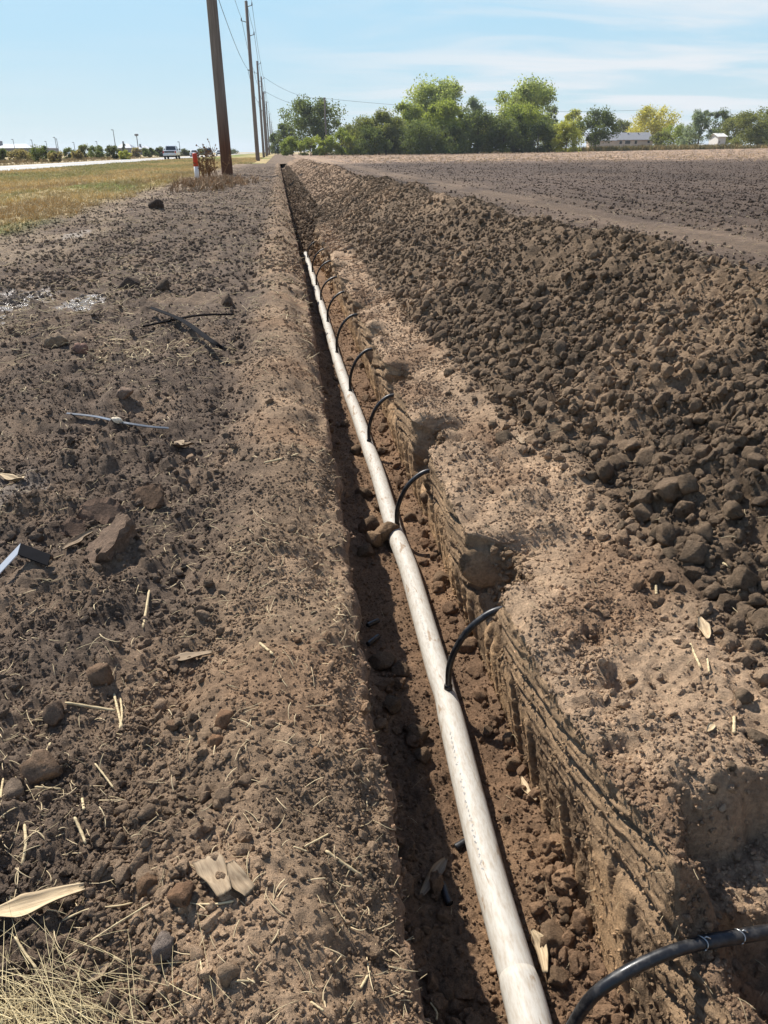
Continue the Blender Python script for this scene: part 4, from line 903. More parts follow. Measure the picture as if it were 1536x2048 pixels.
def stalk(pix, wpx, label, mat=None, lift=0.006, group='pale stalks on the bare soil', name='straw_stalk'):
    ps = [surf(x, y)[0] + Vector((0, 0, lift)) for x, y in pix]; d = (ps[0] - Vector(CC)).length; r = 0.34 * wpx * d / F
    o0 = ps[0].copy(); ps = [ps[0].lerp(ps[-1], k / (len(ps) - 1)) * 0.6 + p * 0.4 for k, p in enumerate(ps)]; sp_ = spl([p - o0 for p in ps], 14); mb = MB().tube(sp_, [r * (1.0 + 0.12 * math.sin(k * 1.7)) * (0.6 if k in (0, 13) else 1) for k in range(14)], 7)
    return link(name, mb.mesh(name, True), mat or M_STRAW, label=label, cat='straw', group=group, loc=o0)
SL = 'pale dry straw stalk lying on the brown soil beside the trench'
stalk([(130, 1410), (180, 1418), (232, 1424)], 8, 'long straight straw stalk pointing at a bundle of frayed stalks')
for pix, w in (([(228, 1395), (238, 1425), (245, 1460)], 7), ([(240, 1400), (250, 1440), (240, 1465)], 6), ([(610, 1700), (640, 1685), (662, 1672)], 6), ([(590, 1698), (615, 1708)], 5), ([(652, 1708), (690, 1735), (722, 1758)], 9),
               ([(395, 1815), (430, 1820), (468, 1808)], 6), ([(70, 1578), (125, 1585)], 6), ([(300, 1185), (295, 1220), (288, 1262)], 7), ([(520, 1290), (545, 1312)], 8), ([(148, 1640), (160, 1660), (172, 1690)], 8), ([(50, 1655), (60, 1690), (45, 1735)], 8),
               ([(190, 1530), (210, 1555), (230, 1580)], 5), ([(530, 930), (570, 920), (598, 912)], 6), ([(720, 1985), (740, 1948)], 7), ([(125, 1850), (180, 1810), (260, 1812), (265, 1810)], 5), ([(300, 1810), (210, 1870), (125, 1925)], 4), ([(165, 1600), (170, 1625)], 7), ([(30, 1880), (50, 1910), (75, 1942)], 6),
               ([(1380, 1290), (1390, 1315), (1400, 1340)], 7), ([(1415, 1320), (1418, 1350)], 6), ([(1445, 1130), (1460, 1140)], 7), ([(1310, 1175), (1312, 1192)], 8), ([(620, 2010), (650, 2030)], 6), ([(475, 1965), (510, 1970)], 5), ([(5, 1560), (-5, 1600), (10, 1640)], 6), ([(100, 1490), (88, 1520)], 7),
               ([(1470, 1440), (1468, 1470)], 9), ([(860, 2010), (880, 2030), (870, 2045)], 6)):
    stalk(pix, w, SL)
# fine litter
def straw_mesh(seed):
    r = random.Random(seed); n = 6; w = 0.02; pts = []
    bend = r.uniform(-0.25, 0.25); b2 = r.uniform(-0.12, 0.12)
    mb = MB(); mb.tube([Vector((k / (n - 1) - 0.5, bend * ((k / (n - 1) - 0.5) ** 2) * 2, b2 * math.sin(k))) * 1.0 for k in range(n)], [w, w * 1.1, w, w * 0.9, w * 0.8, w * 0.35], 4)
    return mb.mesh('straw_shape', True)
straw_inst, ns, ls, b = newmat('straw_litter', 0.8, 0.2); a_ = straw_inst.node_tree.nodes.new('ShaderNodeAttribute'); a_.attribute_type = 'INSTANCER'; a_.attribute_name = 'ccol'; ls.new(a_.outputs['Color'], b.inputs['Base Color'])
SRC_STRAW = source_collection('straw_source', [straw_mesh(k) for k in range(6)], straw_inst)
def straw_arrays(pts, nrm, ln_, wid, base_c, flat=0.25):
    n = len(pts); rot = np.stack([RNG.normal(0, 0.5, n), RNG.normal(0, flat, n), RNG.uniform(0, 6.28, n)], -1)
    sc = np.stack([ln_, ln_ * 0 + wid * 30 * RNG.uniform(0.5, 1.3, n), ln_ * 0 + wid * 30 * RNG.uniform(0.4, 0.9, n)], -1)
    return pts + np.array([0, 0, 0.003]), rot, sc, np.array(base_c)[None, :] * RNG.uniform(0.55, 1.1, (n, 1))
ST = lc(205, 184, 146)
sets = []
i, j = pick(0, 7000, lambda x, y: 0.2 + 0.88 * sstep(-0.1, 0.4, pn(x * 1.7, y * 1.5, 101)) * (0.3 + 0.7 * sstep(0.0, -0.3, x)) * (x > -4), 0.5, 24)
sets.append(straw_arrays(P[i, j], None, RNG.uniform(0.012, 0.06, len(i)) * (1 + 0.06 * P[i, j, 1]), 0.0011 * (1 + 0.30 * P[i, j, 1]), ST))
i, j = pick(0, 4200, lambda x, y: (0.3 + 0.7 * sstep(-0.2, 0.3, pn(x * 0.9, y * 0.5, 119))) * (x > -4.2), 4, 60); sets.append(straw_arrays(P[i, j] + np.array([0, 0, 0.01]), None, RNG.uniform(0.04, 0.14, len(i)), 0.0032 * (1 + 0.02 * P[i, j, 1]), ST))
i, j = pick(4, 420, lambda x, y: 0.5 + 0 * x, 0.5, 12); sets.append(straw_arrays(P[i, j], None, RNG.uniform(0.01, 0.045, len(i)), 0.0008, ST))
i, j = pick(5, 700, lambda x, y: 0.5 + 0 * x, 0.9, 30); sets.append(straw_arrays(P[i, j] + _N[i, j] * 0.012, None, RNG.uniform(0.02, 0.08, len(i)) * (1 + 0.02 * P[i, j, 1]), 0.0016, ST))
i, j = pick(2, 260, lambda x, y: 0.5 + 0 * x, 0.5, 12); sets.append(straw_arrays(P[i, j], None, RNG.uniform(0.012, 0.05, len(i)), 0.0006, ST))
i, j = pick(1, 260, lambda x, y: 0.5 + 0 * x, 0.5, 9); sets.append(straw_arrays(P[i, j], None, RNG.uniform(0.01, 0.05, len(i)), 0.0007, ST, 0.8))
i, j = pick(3, 200, lambda x, y: 0.5 + 0 * x, 0.5, 9); sets.append(straw_arrays(P[i, j], None, RNG.uniform(0.01, 0.04, len(i)), 0.0007, ST, 0.8))
scatter('straw_litter', *cat4(*sets), SRC_STRAW, 'short pale straw bits scattered over soil and heap', 'straw')
# dense dry grass mat in the corner
w = onz(110, 1990); n = 1300
k = np.stack([RNG.normal(w[0] - 0.06, 0.085, n), RNG.normal(w[1] - 0.07, 0.05, n)], -1)
pz = np.zeros(n)
for q in range(n):
    pz[q] = ground_z(k[q, 0], k[q, 1])
pts = np.concatenate([k, pz[:, None]], 1) + np.stack([np.zeros(n), np.zeros(n), np.abs(RNG.normal(0.008, 0.007, n))], -1)
A_ = straw_arrays(pts, None, RNG.uniform(0.04, 0.13, n), 0.0006, lc(222, 202, 156), 0.16); A_[1][:, 2] = RNG.normal(2.4, 0.55, n)
scatter('straw_mat', *A_, SRC_STRAW, 'matted bed of fine pale dry grass on the ground', 'straw')

# ------------------------------------------------------------------ verge grass
def tuft_mesh(seed, nb=11):
    r = random.Random(seed); mb = MB()
    for k in range(nb):
        a = r.uniform(0, 6.28); h = r.uniform(0.5, 1.0); l_ = r.uniform(0.1, 0.65); w = r.uniform(0.03, 0.055); bx, by = r.gauss(0, 0.22), r.gauss(0, 0.22)
        d_ = Vector((math.cos(a), math.sin(a), 0)); u = Vector((-d_.y, d_.x, 0)) * w; o = Vector((bx, by, 0))
        p1 = o + d_ * l_ * 0.3 + Vector((0, 0, h * 0.6)); p2 = o + d_ * l_ + Vector((0, 0, h))
        mb.add([o - u, o + u, p1 + u * 0.8, p1 - u * 0.8, p2], [(0, 1, 2, 3), (3, 2, 4)])
    return mb.mesh('tuft_shape')
grass_inst, ns, ls, b = newmat('grass', 0.8, 0.2); a_ = grass_inst.node_tree.nodes.new('ShaderNodeAttribute'); a_.attribute_type = 'INSTANCER'; a_.attribute_name = 'ccol'; ls.new(a_.outputs['Color'], b.inputs['Base Color'])
SRC_TUFT = source_collection('tuft_source', [tuft_mesh(k) for k in range(6)], grass_inst)
n = 42000; yv_ = 9 * (150 / 9) ** RNG.random(n); xv_ = -17.0 + RNG.random(n) * 14.5
lim = -3.7 - 0.35 * pn(yv_ * 0.5, yv_ * 0 + 3, 22) - 0.4 * RNG.random(n); lim = np.where(yv_ > 75, -2.2, lim)
k = (xv_ < lim) & (xv_ > -1.0 - 0.55 * yv_); xv_, yv_ = xv_[k], yv_[k]; n = len(xv_)
gz = verge_h(xv_, yv_)
gm = sstep(0.0, 0.45, pn(xv_ * 0.22, yv_ * 0.05, 74) + 0.45 * np.exp(-((xv_ + 12.5) / 3.0) ** 2))
gcol = mixv(lc(214, 190, 138) + np.zeros((n, 3)), lc(156, 158, 96) + np.zeros((n, 3)), gm * RNG.uniform(0.0, 0.55, n)) * RNG.uniform(0.7, 1.15, (n, 1))
brn = sstep(0.1, 0.4, pn(xv_ * 0.5, yv_ * 0.16, 103)) * (xv_ > -9); gcol = mixv(gcol, lc(166, 140, 104) + 0 * gcol, 0.6 * brn)
hgt = RNG.uniform(0.06, 0.16, n) * (1 + 0.25 * (yv_ > 30))
scatter('verge_grass', np.stack([xv_, yv_, gz - 0.01], -1), np.stack([RNG.normal(0, 0.2, n), RNG.normal(0, 0.2, n), RNG.uniform(0, 6.28, n)], -1), np.stack([hgt * 1.1, hgt * 1.1, hgt], -1), gcol, SRC_TUFT, 'dry yellow and green roadside grass between road and bare soil', 'grass')
# corn stubble litter in the far field
n = 9000; yv_ = 45 + (260 - 45) * RNG.random(n) ** 1.4; xv_ = 8 + RNG.random(n) * (0.95 * yv_)
k = RNG.random(n) < sstep(48, 80, yv_ + 0.22 * xv_ - 16); xv_, yv_ = xv_[k], yv_[k]; n = len(xv_)
zf = np.array([field_z(a, b_) for a, b_ in zip(xv_, yv_)])
hg = RNG.uniform(0.10, 0.26, n)
scatter('corn_stubble', np.stack([xv_, yv_, zf], -1), np.stack([RNG.normal(0, 0.5, n), RNG.normal(0, 0.5, n), RNG.uniform(0, 6.28, n)], -1), np.stack([hg * 1.3, hg * 1.3, hg], -1), lc(206, 178, 142)[None] * RNG.uniform(0.6, 1.1, (n, 1)), SRC_TUFT, 'pale dry corn stubble covering the far side of the field', 'stubble')
n = 6000; yv_ = 1.5 * (60 / 1.5) ** RNG.random(n); xv_ = 2.6 + RNG.random(n) * np.where(RNG.random(n) < 0.7, np.minimum(5.5, 1 + 0.6 * yv_), 1 + 0.6 * yv_)
zf = np.array([field_z(a, b_) for a, b_ in zip(xv_, yv_)])
scatter('field_straw', *straw_arrays(np.stack([xv_, yv_, zf + 0.01], -1), None, RNG.uniform(0.03, 0.12, n), 0.003, ST), SRC_STRAW, 'pale straw strewn over the field beside the heap', 'straw')

# ------------------------------------------------------------------ utility poles and wires
def wood_mat(name, top, bot):
    m, ns, ls, b = newmat(name, 0.9, 0.15); nt = m.node_tree
    t = nt.nodes.new('ShaderNodeTexCoord'); mp_ = nt.nodes.new('ShaderNodeMapping'); mp_.inputs['Scale'].default_value = (9, 9, 0.35); ls.new(t.outputs['Object'], mp_.inputs[0])
    n = tex_noise(nt, 2.0, 7, 0.65, mp_.outputs[0]); sp_ = nt.nodes.new('ShaderNodeSeparateXYZ'); ls.new(t.outputs['Object'], sp_.inputs[0])
    mr = nt.nodes.new('ShaderNodeMapRange'); mr.inputs['From Min'].default_value = 1.2; mr.inputs['From Max'].default_value = 3.4; ls.new(sp_.outputs['Z'], mr.inputs[0])
    c = mixrgb(nt, bot, top, mr.outputs[0]); c = mixrgb(nt, c, ramp(nt, n.outputs['Fac'], [(0.3, g(0.55)), (0.7, g(1.2))]), 1.0, 'MULTIPLY')
    ls.new(c, b.inputs['Base Color']); bump(nt, b, n.outputs['Fac'], 0.5, 0.02); return m
W1 = wood_mat('pole_wood', srgb(126, 116, 108), srgb(102, 70, 52)); W2 = wood_mat('pole_wood_grey', srgb(132, 120, 112), srgb(122, 108, 98))
met = simple('galvanised', srgb(110, 112, 116), 0.5, 0.4, 0.1, metal=0.6); ins = simple('insulator', srgb(96, 92, 92), 0.4, 0.4, 0.05)
PH = onY(492, 2, 100.0)[2]
def upole(x, y, h, r0, mat, label, group=None, side=1):
    root = empty('utility_pole', (x, y, 0), label, 'utility pole', group)
    link('shaft', MB().tube([(0, 0, -0.4), (0, 0, 0.0), (0, 0, h * 0.5), (0, 0, h)], [r0, r0, r0 * 0.84, r0 * 0.66], 18).mesh('shaft', True), mat, root)
    tips = []
    for dz, dx in ((0.45, 0.62), (1.9, -0.66), (3.2, 0.62)):
        z = h - dz; a = link('bracket', MB().tube([(0, 0, z - 0.12), (dx * 0.55, 0, z), (dx, 0, z + 0.05)], [0.055, 0.04, 0.035], 8).mesh('bracket', True), met, root)
        link('insulator', MB().tube([(dx, 0, z + 0.03), (dx, 0, z + 0.10), (dx, 0, z + 0.20), (dx, 0, z + 0.34)], [0.05, 0.08, 0.06, 0.05], 10).mesh('insulator', True), ins, a)
        tips.append(Vector((x + dx, y, z + 0.34)))
    z = h - 6.6; link('neutral_clamp', MB().tube([(-r0 * 0.7, 0, z), (-r0 * 0.7 - 0.16, 0, z), (-r0 * 0.7 - 0.2, 0, z + 0.1)], 0.05, 8).mesh('neutral_clamp', True), met, root)
    tips.append(Vector((x - r0 * 0.7 - 0.2, y, z + 0.1)))
    return tips
bz = onz(455, 349, 0.03); tips = []
tips.append(upole(float(bz[0]), float(bz[1]), PH, 0.27, W1, 'thick wooden utility pole with a rusty red base beside the marker post'))
def pole_from_top(px, py, h):
    d = ray(px, py); t_ = (h - CC[2]) / d[2]; return CC + d * t_
for k, (px, py) in enumerate(((492, 2), (514, 122), (522, 153), (527, 183), (532, 202), (538, 226), (542, 243), (545, 258))):
    q = pole_from_top(px, py, PH); xx = -2.4 if k == 0 else -2.4
    qx = float(q[0]); 
    tips.append(upole(qx, float(q[1]), PH, 0.25, W2, 'tall grey utility pole with insulator arms next along from the red-based pole' if k == 0 else 'grey wooden utility pole, %s in the roadside line counting the red-based pole' % ORD[k + 1], None if k == 0 else 'poles of the roadside power line'))
wm = simple('power_wire', (0.09, 0.1, 0.11, 1), 0.6, 0.2, 0.1)
def wire(a, b_, sag, r, label):
    pts = [a.lerp(b_, k / 20) - Vector((0, 0, sag * 4 * (k / 20) * (1 - k / 20))) for k in range(21)]
    link('power_line', MB().tube([p - a for p in pts], r, 5).mesh('power_line', True), wm, label=label, cat='power line', group='wires of the roadside power line', loc=a)
prev = [Vector((t_.x, t_.y - 58, t_.z)) for t_ in tips[0]]
for k in range(len(tips)):
    src = prev if k == 0 else tips[k - 1]
    for q in range(4): wire(src[q], tips[k][q], 0.75, 0.012 + 0.006 * min(k, 3), ('power line on the %s reaching the %s roadside pole' % (('topmost bracket', 'road-facing bracket', 'lower field-facing bracket', 'low neutral clamp')[q], ORD[k])))
# side line across the field edge
q = onY(649, 195, 205.0); bq = (float(q[0]), 205.0)
sp_root = empty('utility_pole', (bq[0], bq[1], 0), 'pale thin utility pole standing in front of the big dark tree', 'utility pole')
link('shaft', MB().tube([(0, 0, -0.3), (0, 0, q[2] * 0.5), (0, 0, q[2])], [0.24, 0.2, 0.16], 12).mesh('shaft', True), W2, sp_root)
link('crossarm', MB().tube([(-0.15, 0, q[2] - 0.5), (0.1, 0, q[2] - 0.3), (0.55, 0, q[2] - 1.0)], 0.07, 6).mesh('crossarm', True), met, sp_root)
top = Vector((bq[0], bq[1], q[2] - 0.2)); 
wire(tips[3][0], top, 1.2, 0.03, 'faint power line crossing to the pale pole by the trees'); wire(tips[3][2], top - Vector((0, 0, 1.5)), 1.2, 0.03, 'lower faint power line crossing to the pale pole by the trees')
wire(top, Vector((110, 235, 11)), 1.5, 0.03, 'faint power line leaving the pale pole over the treetops')

# ------------------------------------------------------------------ marker post and weeds
red = simple('post_red', srgb(196, 62, 30), 0.5, 0.4, 0.08, 20); wht = simple('post_white', srgb(228, 226, 222), 0.5, 0.4, 0.08, 20)
mbz = onz(395, 361, 0.02); hp = onY(390, 306, mbz[1])[2]
mk = empty('marker_post', (float(mbz[0]), float(mbz[1]), 0), 'slim utility marker post, white below and red on top', 'marker post')
link('post', MB().tube([(0, 0, -0.1), (0, 0, hp * 0.55)], 0.085, 12).mesh('post', True), wht, mk)
link('red_sleeve', MB().tube([(0, 0, hp * 0.53), (0, 0, hp * 0.97), (0, 0, hp)], [0.092, 0.092, 0.06], 12).mesh('red_sleeve', True), red, mk)
stem_m = simple('weed_stem', srgb(132, 100, 70), 0.9, 0.1, 0.2, 20)
def weed(px, py, h, n, label, seed, mat=stem_m):
    r = random.Random(seed); p = onz(px, py, 0.02); mb = MB(); lf = MB()
    for k in range(n):
        a = r.uniform(0, 6.28); l_ = r.uniform(0.05, 0.35) * h; hh_ = h * r.uniform(0.55, 1.0); o = Vector((r.gauss(0, 0.12), r.gauss(0, 0.1), 0)); tip = o + Vector((math.cos(a) * l_, math.sin(a) * l_, hh_))
        mid = o.lerp(tip, 0.5) + Vector((r.gauss(0, 0.04), 0, 0)); mb.tube([o, mid, tip], [0.018, 0.014, 0.006], 5)
        for q in range(7):
            f = r.uniform(0.25, 1.0); s_ = o.lerp(tip, f); e = s_ + Vector((r.gauss(0, 0.12), r.gauss(0, 0.12), r.uniform(0.02, 0.2))); mb.tube([s_, e], [0.009, 0.005], 4)
            for z_ in range(3):
                cpt = s_.lerp(e, r.uniform(0.5, 1.05)); u = Vector((r.gauss(0, 1), r.gauss(0, 1), r.gauss(0, 1))).normalized() * 0.028; v_ = Vector((r.gauss(0, 1), r.gauss(0, 1), r.gauss(0, 1))).normalized() * 0.028
                lf.add([cpt - u - v_, cpt + u - v_, cpt + u + v_, cpt - u + v_], [(0, 1, 2, 3)])
    root = empty('dry_weed', (float(p[0]), float(p[1]), float(p[2]) - 0.03), label, 'weed', 'dry weeds by the utility pole')
    link('stem', mb.mesh('stem'), mat, root); link('seed_heads', lf.mesh('seed_heads'), mat, root)
weed(418, 362, 1.25, 10, 'bushy brown dry weed between marker post and utility pole', 1); weed(434, 356, 1.5, 5, 'tall sparse dry weed against the utility pole', 2)
weed(405, 352, 0.7, 6, 'short brown weed just behind the marker post', 3)
# dry grass clump at their foot
n = 420; w = onz(420, 372); cpts = np.stack([RNG.normal(w[0], 0.55, n), RNG.normal(w[1] + 1.5, 2.2, n), np.zeros(n)], -1); hg = RNG.uniform(0.12, 0.32, n)
scatter('dry_grass_clump', cpts, np.stack([RNG.normal(0, 0.4, n), RNG.normal(0, 0.4, n), RNG.uniform(0, 6.28, n)], -1), np.stack([hg, hg, hg], -1), lc(176, 146, 112)[None] * RNG.uniform(0.5, 1.1, (n, 1)), SRC_TUFT, 'brown flattened dry grass around marker post and pole foot', 'grass')

# ------------------------------------------------------------------ trees
def leaf_mat(name, col, col2):
    m, ns, ls, b = newmat(name, 0.65, 0.25); nt = m.node_tree
    a = nt.nodes.new('ShaderNodeAttribute'); a.attribute_name = 'tint'; 
    c = mixrgb(nt, srgb(*col), srgb(*col2), a.outputs['Fac']); ls.new(c, b.inputs['Base Color'])
    tr = nt.nodes.new('ShaderNodeBsdfTranslucent'); ls.new(mixrgb(nt, c, (1.1, 1.15, 0.75, 1), 1.0, 'MULTIPLY'), tr.inputs['Color'])
    mx = nt.nodes.new('ShaderNodeMixShader'); mx.inputs[0].default_value = 0.55
    out = nt.nodes['Material Output']; ls.new(b.outputs[0], mx.inputs[1]); ls.new(tr.outputs[0], mx.inputs[2]); ls.new(mx.outputs[0], out.inputs['Surface']); return m
LEAF = {'dark': leaf_mat('leaf_dark', (78, 88, 56), (120, 128, 76)), 'olive': leaf_mat('leaf_olive', (102, 106, 66), (146, 146, 86)), 'light': leaf_mat('leaf_light', (126, 138, 82), (176, 180, 112)),
        'yellow': leaf_mat('leaf_yellow', (146, 150, 78), (196, 190, 100)), 'lime': leaf_mat('leaf_lime', (116, 128, 66), (168, 172, 88)), 'grey': leaf_mat('leaf_grey', (116, 126, 102), (152, 160, 134)), 'gold': leaf_mat('leaf_gold', (170, 162, 86), (206, 194, 108)),
        'brown': leaf_mat('leaf_brown', (138, 124, 88), (166, 150, 108)), 'cedar': leaf_mat('leaf_cedar', (80, 86, 64), (110, 114, 82))}
bark_m = simple('bark_wood', srgb(86, 72, 60), 0.95, 0.1, 0.25, 3)
def tree(px, base_py, top_py, wpx, Y, kind, label, seed, name='tree', cat='tree', group=None, dens=1.0, low=0.25, airy=0.0, base_z=0.0, cone=False, leafs=None):
    """one tree at distance Y: trunk with limbs, and a crown of leaf-sized faces in clumps"""
    r = np.random.default_rng(seed); b0 = onY(px, base_py, Y); t0 = onY(px, top_py, Y); sc = Y / F * 1.05
    gz_ = base_z; H = max(1.0, float(t0[2] - gz_)); Wd = max(0.8, wpx * sc)
    root = empty(name, (float(b0[0]), Y, gz_), label, cat, group)
    mb = MB(); tr_r = 0.018 * H + 0.05; hubs = []
    nl = 6 if H > 4 else 4; trunk_top = Vector((float(r.normal(0, 0.03 * H)), 0, H * 0.62))
    mb.tube([(0, 0, -0.3), Vector((0, 0, H * 0.25)), trunk_top], [tr_r, tr_r * 0.75, tr_r * 0.35], 8)
    ncl = int((38 if H > 6 else 18) * (0.8 if cone else 1))
    for k in range(ncl):
        f = low + (1 - low) * r.random() ** 0.85
        if cone: rr_ = (1 - (f - low) / (1 - low)) * 0.5 + 0.06
        else: rr_ = 0.5 * math.sqrt(max(0.06, 1 - ((f - (low + (1 - low) * 0.42)) / ((1 - low) * 0.62)) ** 2))
        a = r.uniform(0, 6.283); q = math.sqrt(r.random()); 
        cpos = Vector((math.cos(a) * rr_ * q * Wd * 0.88, math.sin(a) * rr_ * q * Wd * 0.75, f * H * 0.90))
        hubs.append((cpos, Wd * r.uniform(0.07, 0.19) * (0.8 if airy else 1)))
        if k < 9 and not cone:
            st = Vector((0, 0, H * (0.15 + 0.4 * r.random()))); mb.tube([st, st.lerp(cpos, 0.5) + Vector((0, 0, 0.04 * H)), cpos], [tr_r * 0.5, tr_r * 0.3, tr_r * 0.1], 5)
    link('trunk', mb.mesh('trunk'), bark_m, root)
    nleaf = int((leafs or 2600) * dens * 2.3); hi = r.integers(0, ncl, nleaf); hc = np.array([h[0] for h in hubs]); hr = np.array([h[1] for h in hubs])
    dvec = r.normal(0, 1, (nleaf, 3)); dvec /= np.linalg.norm(dvec, axis=1, keepdims=True); rad_ = r.random(nleaf) ** (0.45)
    pos = hc[hi] + dvec * (hr[hi] * rad_)[:, None] * np.array([1, 1, 0.85]) * r.uniform(0.75, 1.35, (nleaf, 1))
    pos[:, 2] = np.maximum(pos[:, 2], 0.03 * H + 0.1 * r.random(nleaf) * H)
    ls_ = (0.13 + 0.0095 * H) * r.uniform(0.6, 1.3, (nleaf, 1)) * (0.85 if airy else 1.0) * (Y / 200) ** 0.5
    u = r.normal(0, 1, (nleaf, 3)); u /= np.linalg.norm(u, axis=1, keepdims=True); v = np.cross(u, r.normal(0, 1, (nleaf, 3))); v /= np.linalg.norm(v, axis=1, keepdims=True)
    q = np.stack([pos - u * ls_ , pos + v * ls_ * 0.55, pos + u * ls_, pos - v * ls_ * 0.55], 1).reshape(-1, 3)
    me = bpy.data.meshes.new('crown'); me.vertices.add(nleaf * 4); me.vertices.foreach_set('co', q.reshape(-1).astype(np.float32))
    me.loops.add(nleaf * 4); me.loops.foreach_set('vertex_index', np.arange(nleaf * 4, dtype=np.int32)); me.polygons.add(nleaf); me.polygons.foreach_set('loop_start', np.arange(nleaf, dtype=np.int32) * 4)
    at = me.attributes.new('tint', 'FLOAT', 'POINT'); ht = r.random(ncl)[hi] * 0.6 + r.random(nleaf) * 0.4; at.data.foreach_set('value', np.repeat(ht, 4).astype(np.float32))
    me.update(calc_edges=True); link('crown', me, LEAF[kind], root)
    return root
TG = 'trees along the field edge'
T = [ # px, base, top, width, Y, kind, label, opts
 (628, 305, 192, 118, 235, 'dark', 'big rounded dark green tree behind the pale utility pole', dict(low=0.12, leafs=5200)),
 (556, 305, 262, 34, 300, 'dark', 'small dark tree at the end of the line of poles', dict(low=0.05)),
 (575, 305, 240, 40, 270, 'dark', 'dark lower tree leaning out from the big rounded tree', dict(low=0.05)),
 (586, 312, 274, 42, 200, 'lime', 'low lime green bush in front of the big dark tree, nearest the poles', dict(low=0.02)),
 (622, 312, 272, 46, 198, 'lime', 'low lime green bush in front of the big dark tree beside the pale pole', dict(low=0.02)),
 (650, 312, 282, 30, 200, 'lime', 'small green bush at the foot of the pale pole', dict(low=0.02)),
 (684, 312, 256, 58, 200, 'lime', 'bright green bush next to the pale pole', dict(low=0.05)),
 (722, 311, 232, 78, 205, 'olive', 'olive brown tree beside the bright green bush', dict(low=0.05, leafs=3600)),
 (772, 310, 218, 84, 208, 'olive', 'dense dull green tree in the thick of the grove', dict(low=0.05, leafs=4000)),
 (740, 310, 255, 70, 198, 'dark', 'dark low thicket tree under the olive trees', dict(low=0.02, leafs=3000)),
 (868, 305, 158, 138, 240, 'light', 'tall broad pale green cottonwood tree rising above the grove', dict(low=0.25, leafs=6500)),
 (815, 308, 200, 76, 225, 'lime', 'green tree at the shoulder of the broad cottonwood', dict(low=0.1, leafs=3600)),
 (890, 306, 195, 76, 205, 'lime', 'bright yellow green tree in front of the broad cottonwood', dict(low=0.3, leafs=3600)),
 (838, 308, 245, 90, 200, 'dark', 'dark leafy tree under the broad cottonwood', dict(low=0.02, leafs=4200)),
 (940, 304, 188, 60, 240, 'grey', 'airy green tree between the two tall cottonwoods', dict(low=0.35, leafs=1900, airy=1)),
 (955, 304, 222, 96, 205, 'dark', 'dark tree filling the gap between the two cottonwoods', dict(low=0.02, leafs=4600)),
 (905, 306, 255, 80, 198, 'dark', 'shadowy dark tree at the foot of the bright yellow green tree', dict(low=0.0, leafs=3600)),
 (1050, 302, 152, 122, 240, 'light', 'tallest pale yellow green cottonwood with billowing crown', dict(low=0.3, leafs=6000)),
 (1045, 302, 203, 84, 210, 'lime', 'yellow green tree in front of the tallest cottonwood', dict(low=0.2, leafs=4000)),
 (1075, 302, 245, 66, 205, 'dark', 'deep green shrub tree at the foot of the tallest cottonwood', dict(low=0.0, leafs=3200)),
 (1005, 304, 240, 70, 203, 'dark', 'dark green tree at the field edge beside the yellow green tree', dict(low=0.0, leafs=3400)),
 (1095, 300, 205, 46, 250, 'grey', 'loose grey green tree at the side of the tallest cottonwood', dict(low=0.2, leafs=1700, airy=1)),
 (1132, 300, 240, 62, 205, 'yellow', 'rounded yellow green bush at the corner of the grove', dict(low=0.03, leafs=3200)),
 (1145, 300, 215, 44, 260, 'yellow', 'pale yellow tree peeping over the rounded bush', dict(low=0.4, leafs=1500)),
 (1190, 297, 216, 80, 225, 'dark', 'dark vase shaped tree next to the house', dict(low=0.22, leafs=3600)),
 (1240, 292, 238, 40, 330, 'olive', 'small green tree showing over the house roof', dict(low=0.2)),
 (1300, 293, 211, 92, 300, 'gold', 'golden yellow tree behind the house', dict(low=0.28, leafs=3800)),
 (1345, 294, 248, 66, 270, 'lime', 'green shrub at the end of the house', dict(low=0.0, leafs=2600)),
 (1320, 294, 262, 40, 255, 'olive', 'low green bush against the house end wall', dict(low=0.0, leafs=1600)),
 (1395, 294, 213, 54, 240, 'grey', 'thin grey green tree with a bare straight trunk', dict(low=0.28, leafs=2400, airy=1)),
 (1378, 295, 252, 50, 250, 'grey', 'pale grey shrub beside the thin trunk', dict(low=0.0, leafs=1500)),
 (1435, 294, 217, 54, 300, 'dark', 'dark tree behind the white shed', dict(low=0.2, leafs=2400)),
 (1468, 294, 222, 60, 280, 'olive', 'olive tree close behind the white shed', dict(low=0.2, leafs=2600)),
 (1500, 293, 222, 84, 240, 'olive', 'broad olive tree beside the white shed', dict(low=0.12, leafs=4200)),
 (1540, 292, 205, 84, 250, 'olive', 'tall dull green tree past the broad olive tree', dict(low=0.1, leafs=3600)),
 (1590, 292, 215, 84, 255, 'dark', 'dark tree past the tall dull green tree', dict(low=0.1, leafs=2400)),
]
for q, (px, tp, wd, kd, lb) in enumerate(((705, 262, 60, 'dark', 'dark understorey tree beside the bright green bush'), (758, 250, 70, 'dark', 'dark understorey tree below the dense dull green tree'), (800, 250, 66, 'olive', 'olive understorey tree below the green shoulder tree'), (868, 262, 66, 'dark', 'dark understorey tree right below the broad cottonwood'), (925, 248, 66, 'olive', 'olive understorey tree between the two cottonwoods'), (980, 238, 70, 'olive', 'olive tree leaning on the tallest cottonwood'), (1025, 262, 60, 'dark', 'dark understorey tree below the yellow green tree'), (1098, 262, 46, 'olive', 'olive understorey shrub next to the rounded yellow green bush'))):
    T.append((px, 307, tp - 8, wd * 1.25, 212, kd, lb, dict(low=0.0, leafs=4200)))
for k, (px, bp, tp, wd, Y, kd, lb, op) in enumerate(T): tree(px, bp, tp, wd, Y, kd, lb, 500 + k, group=TG, **op)
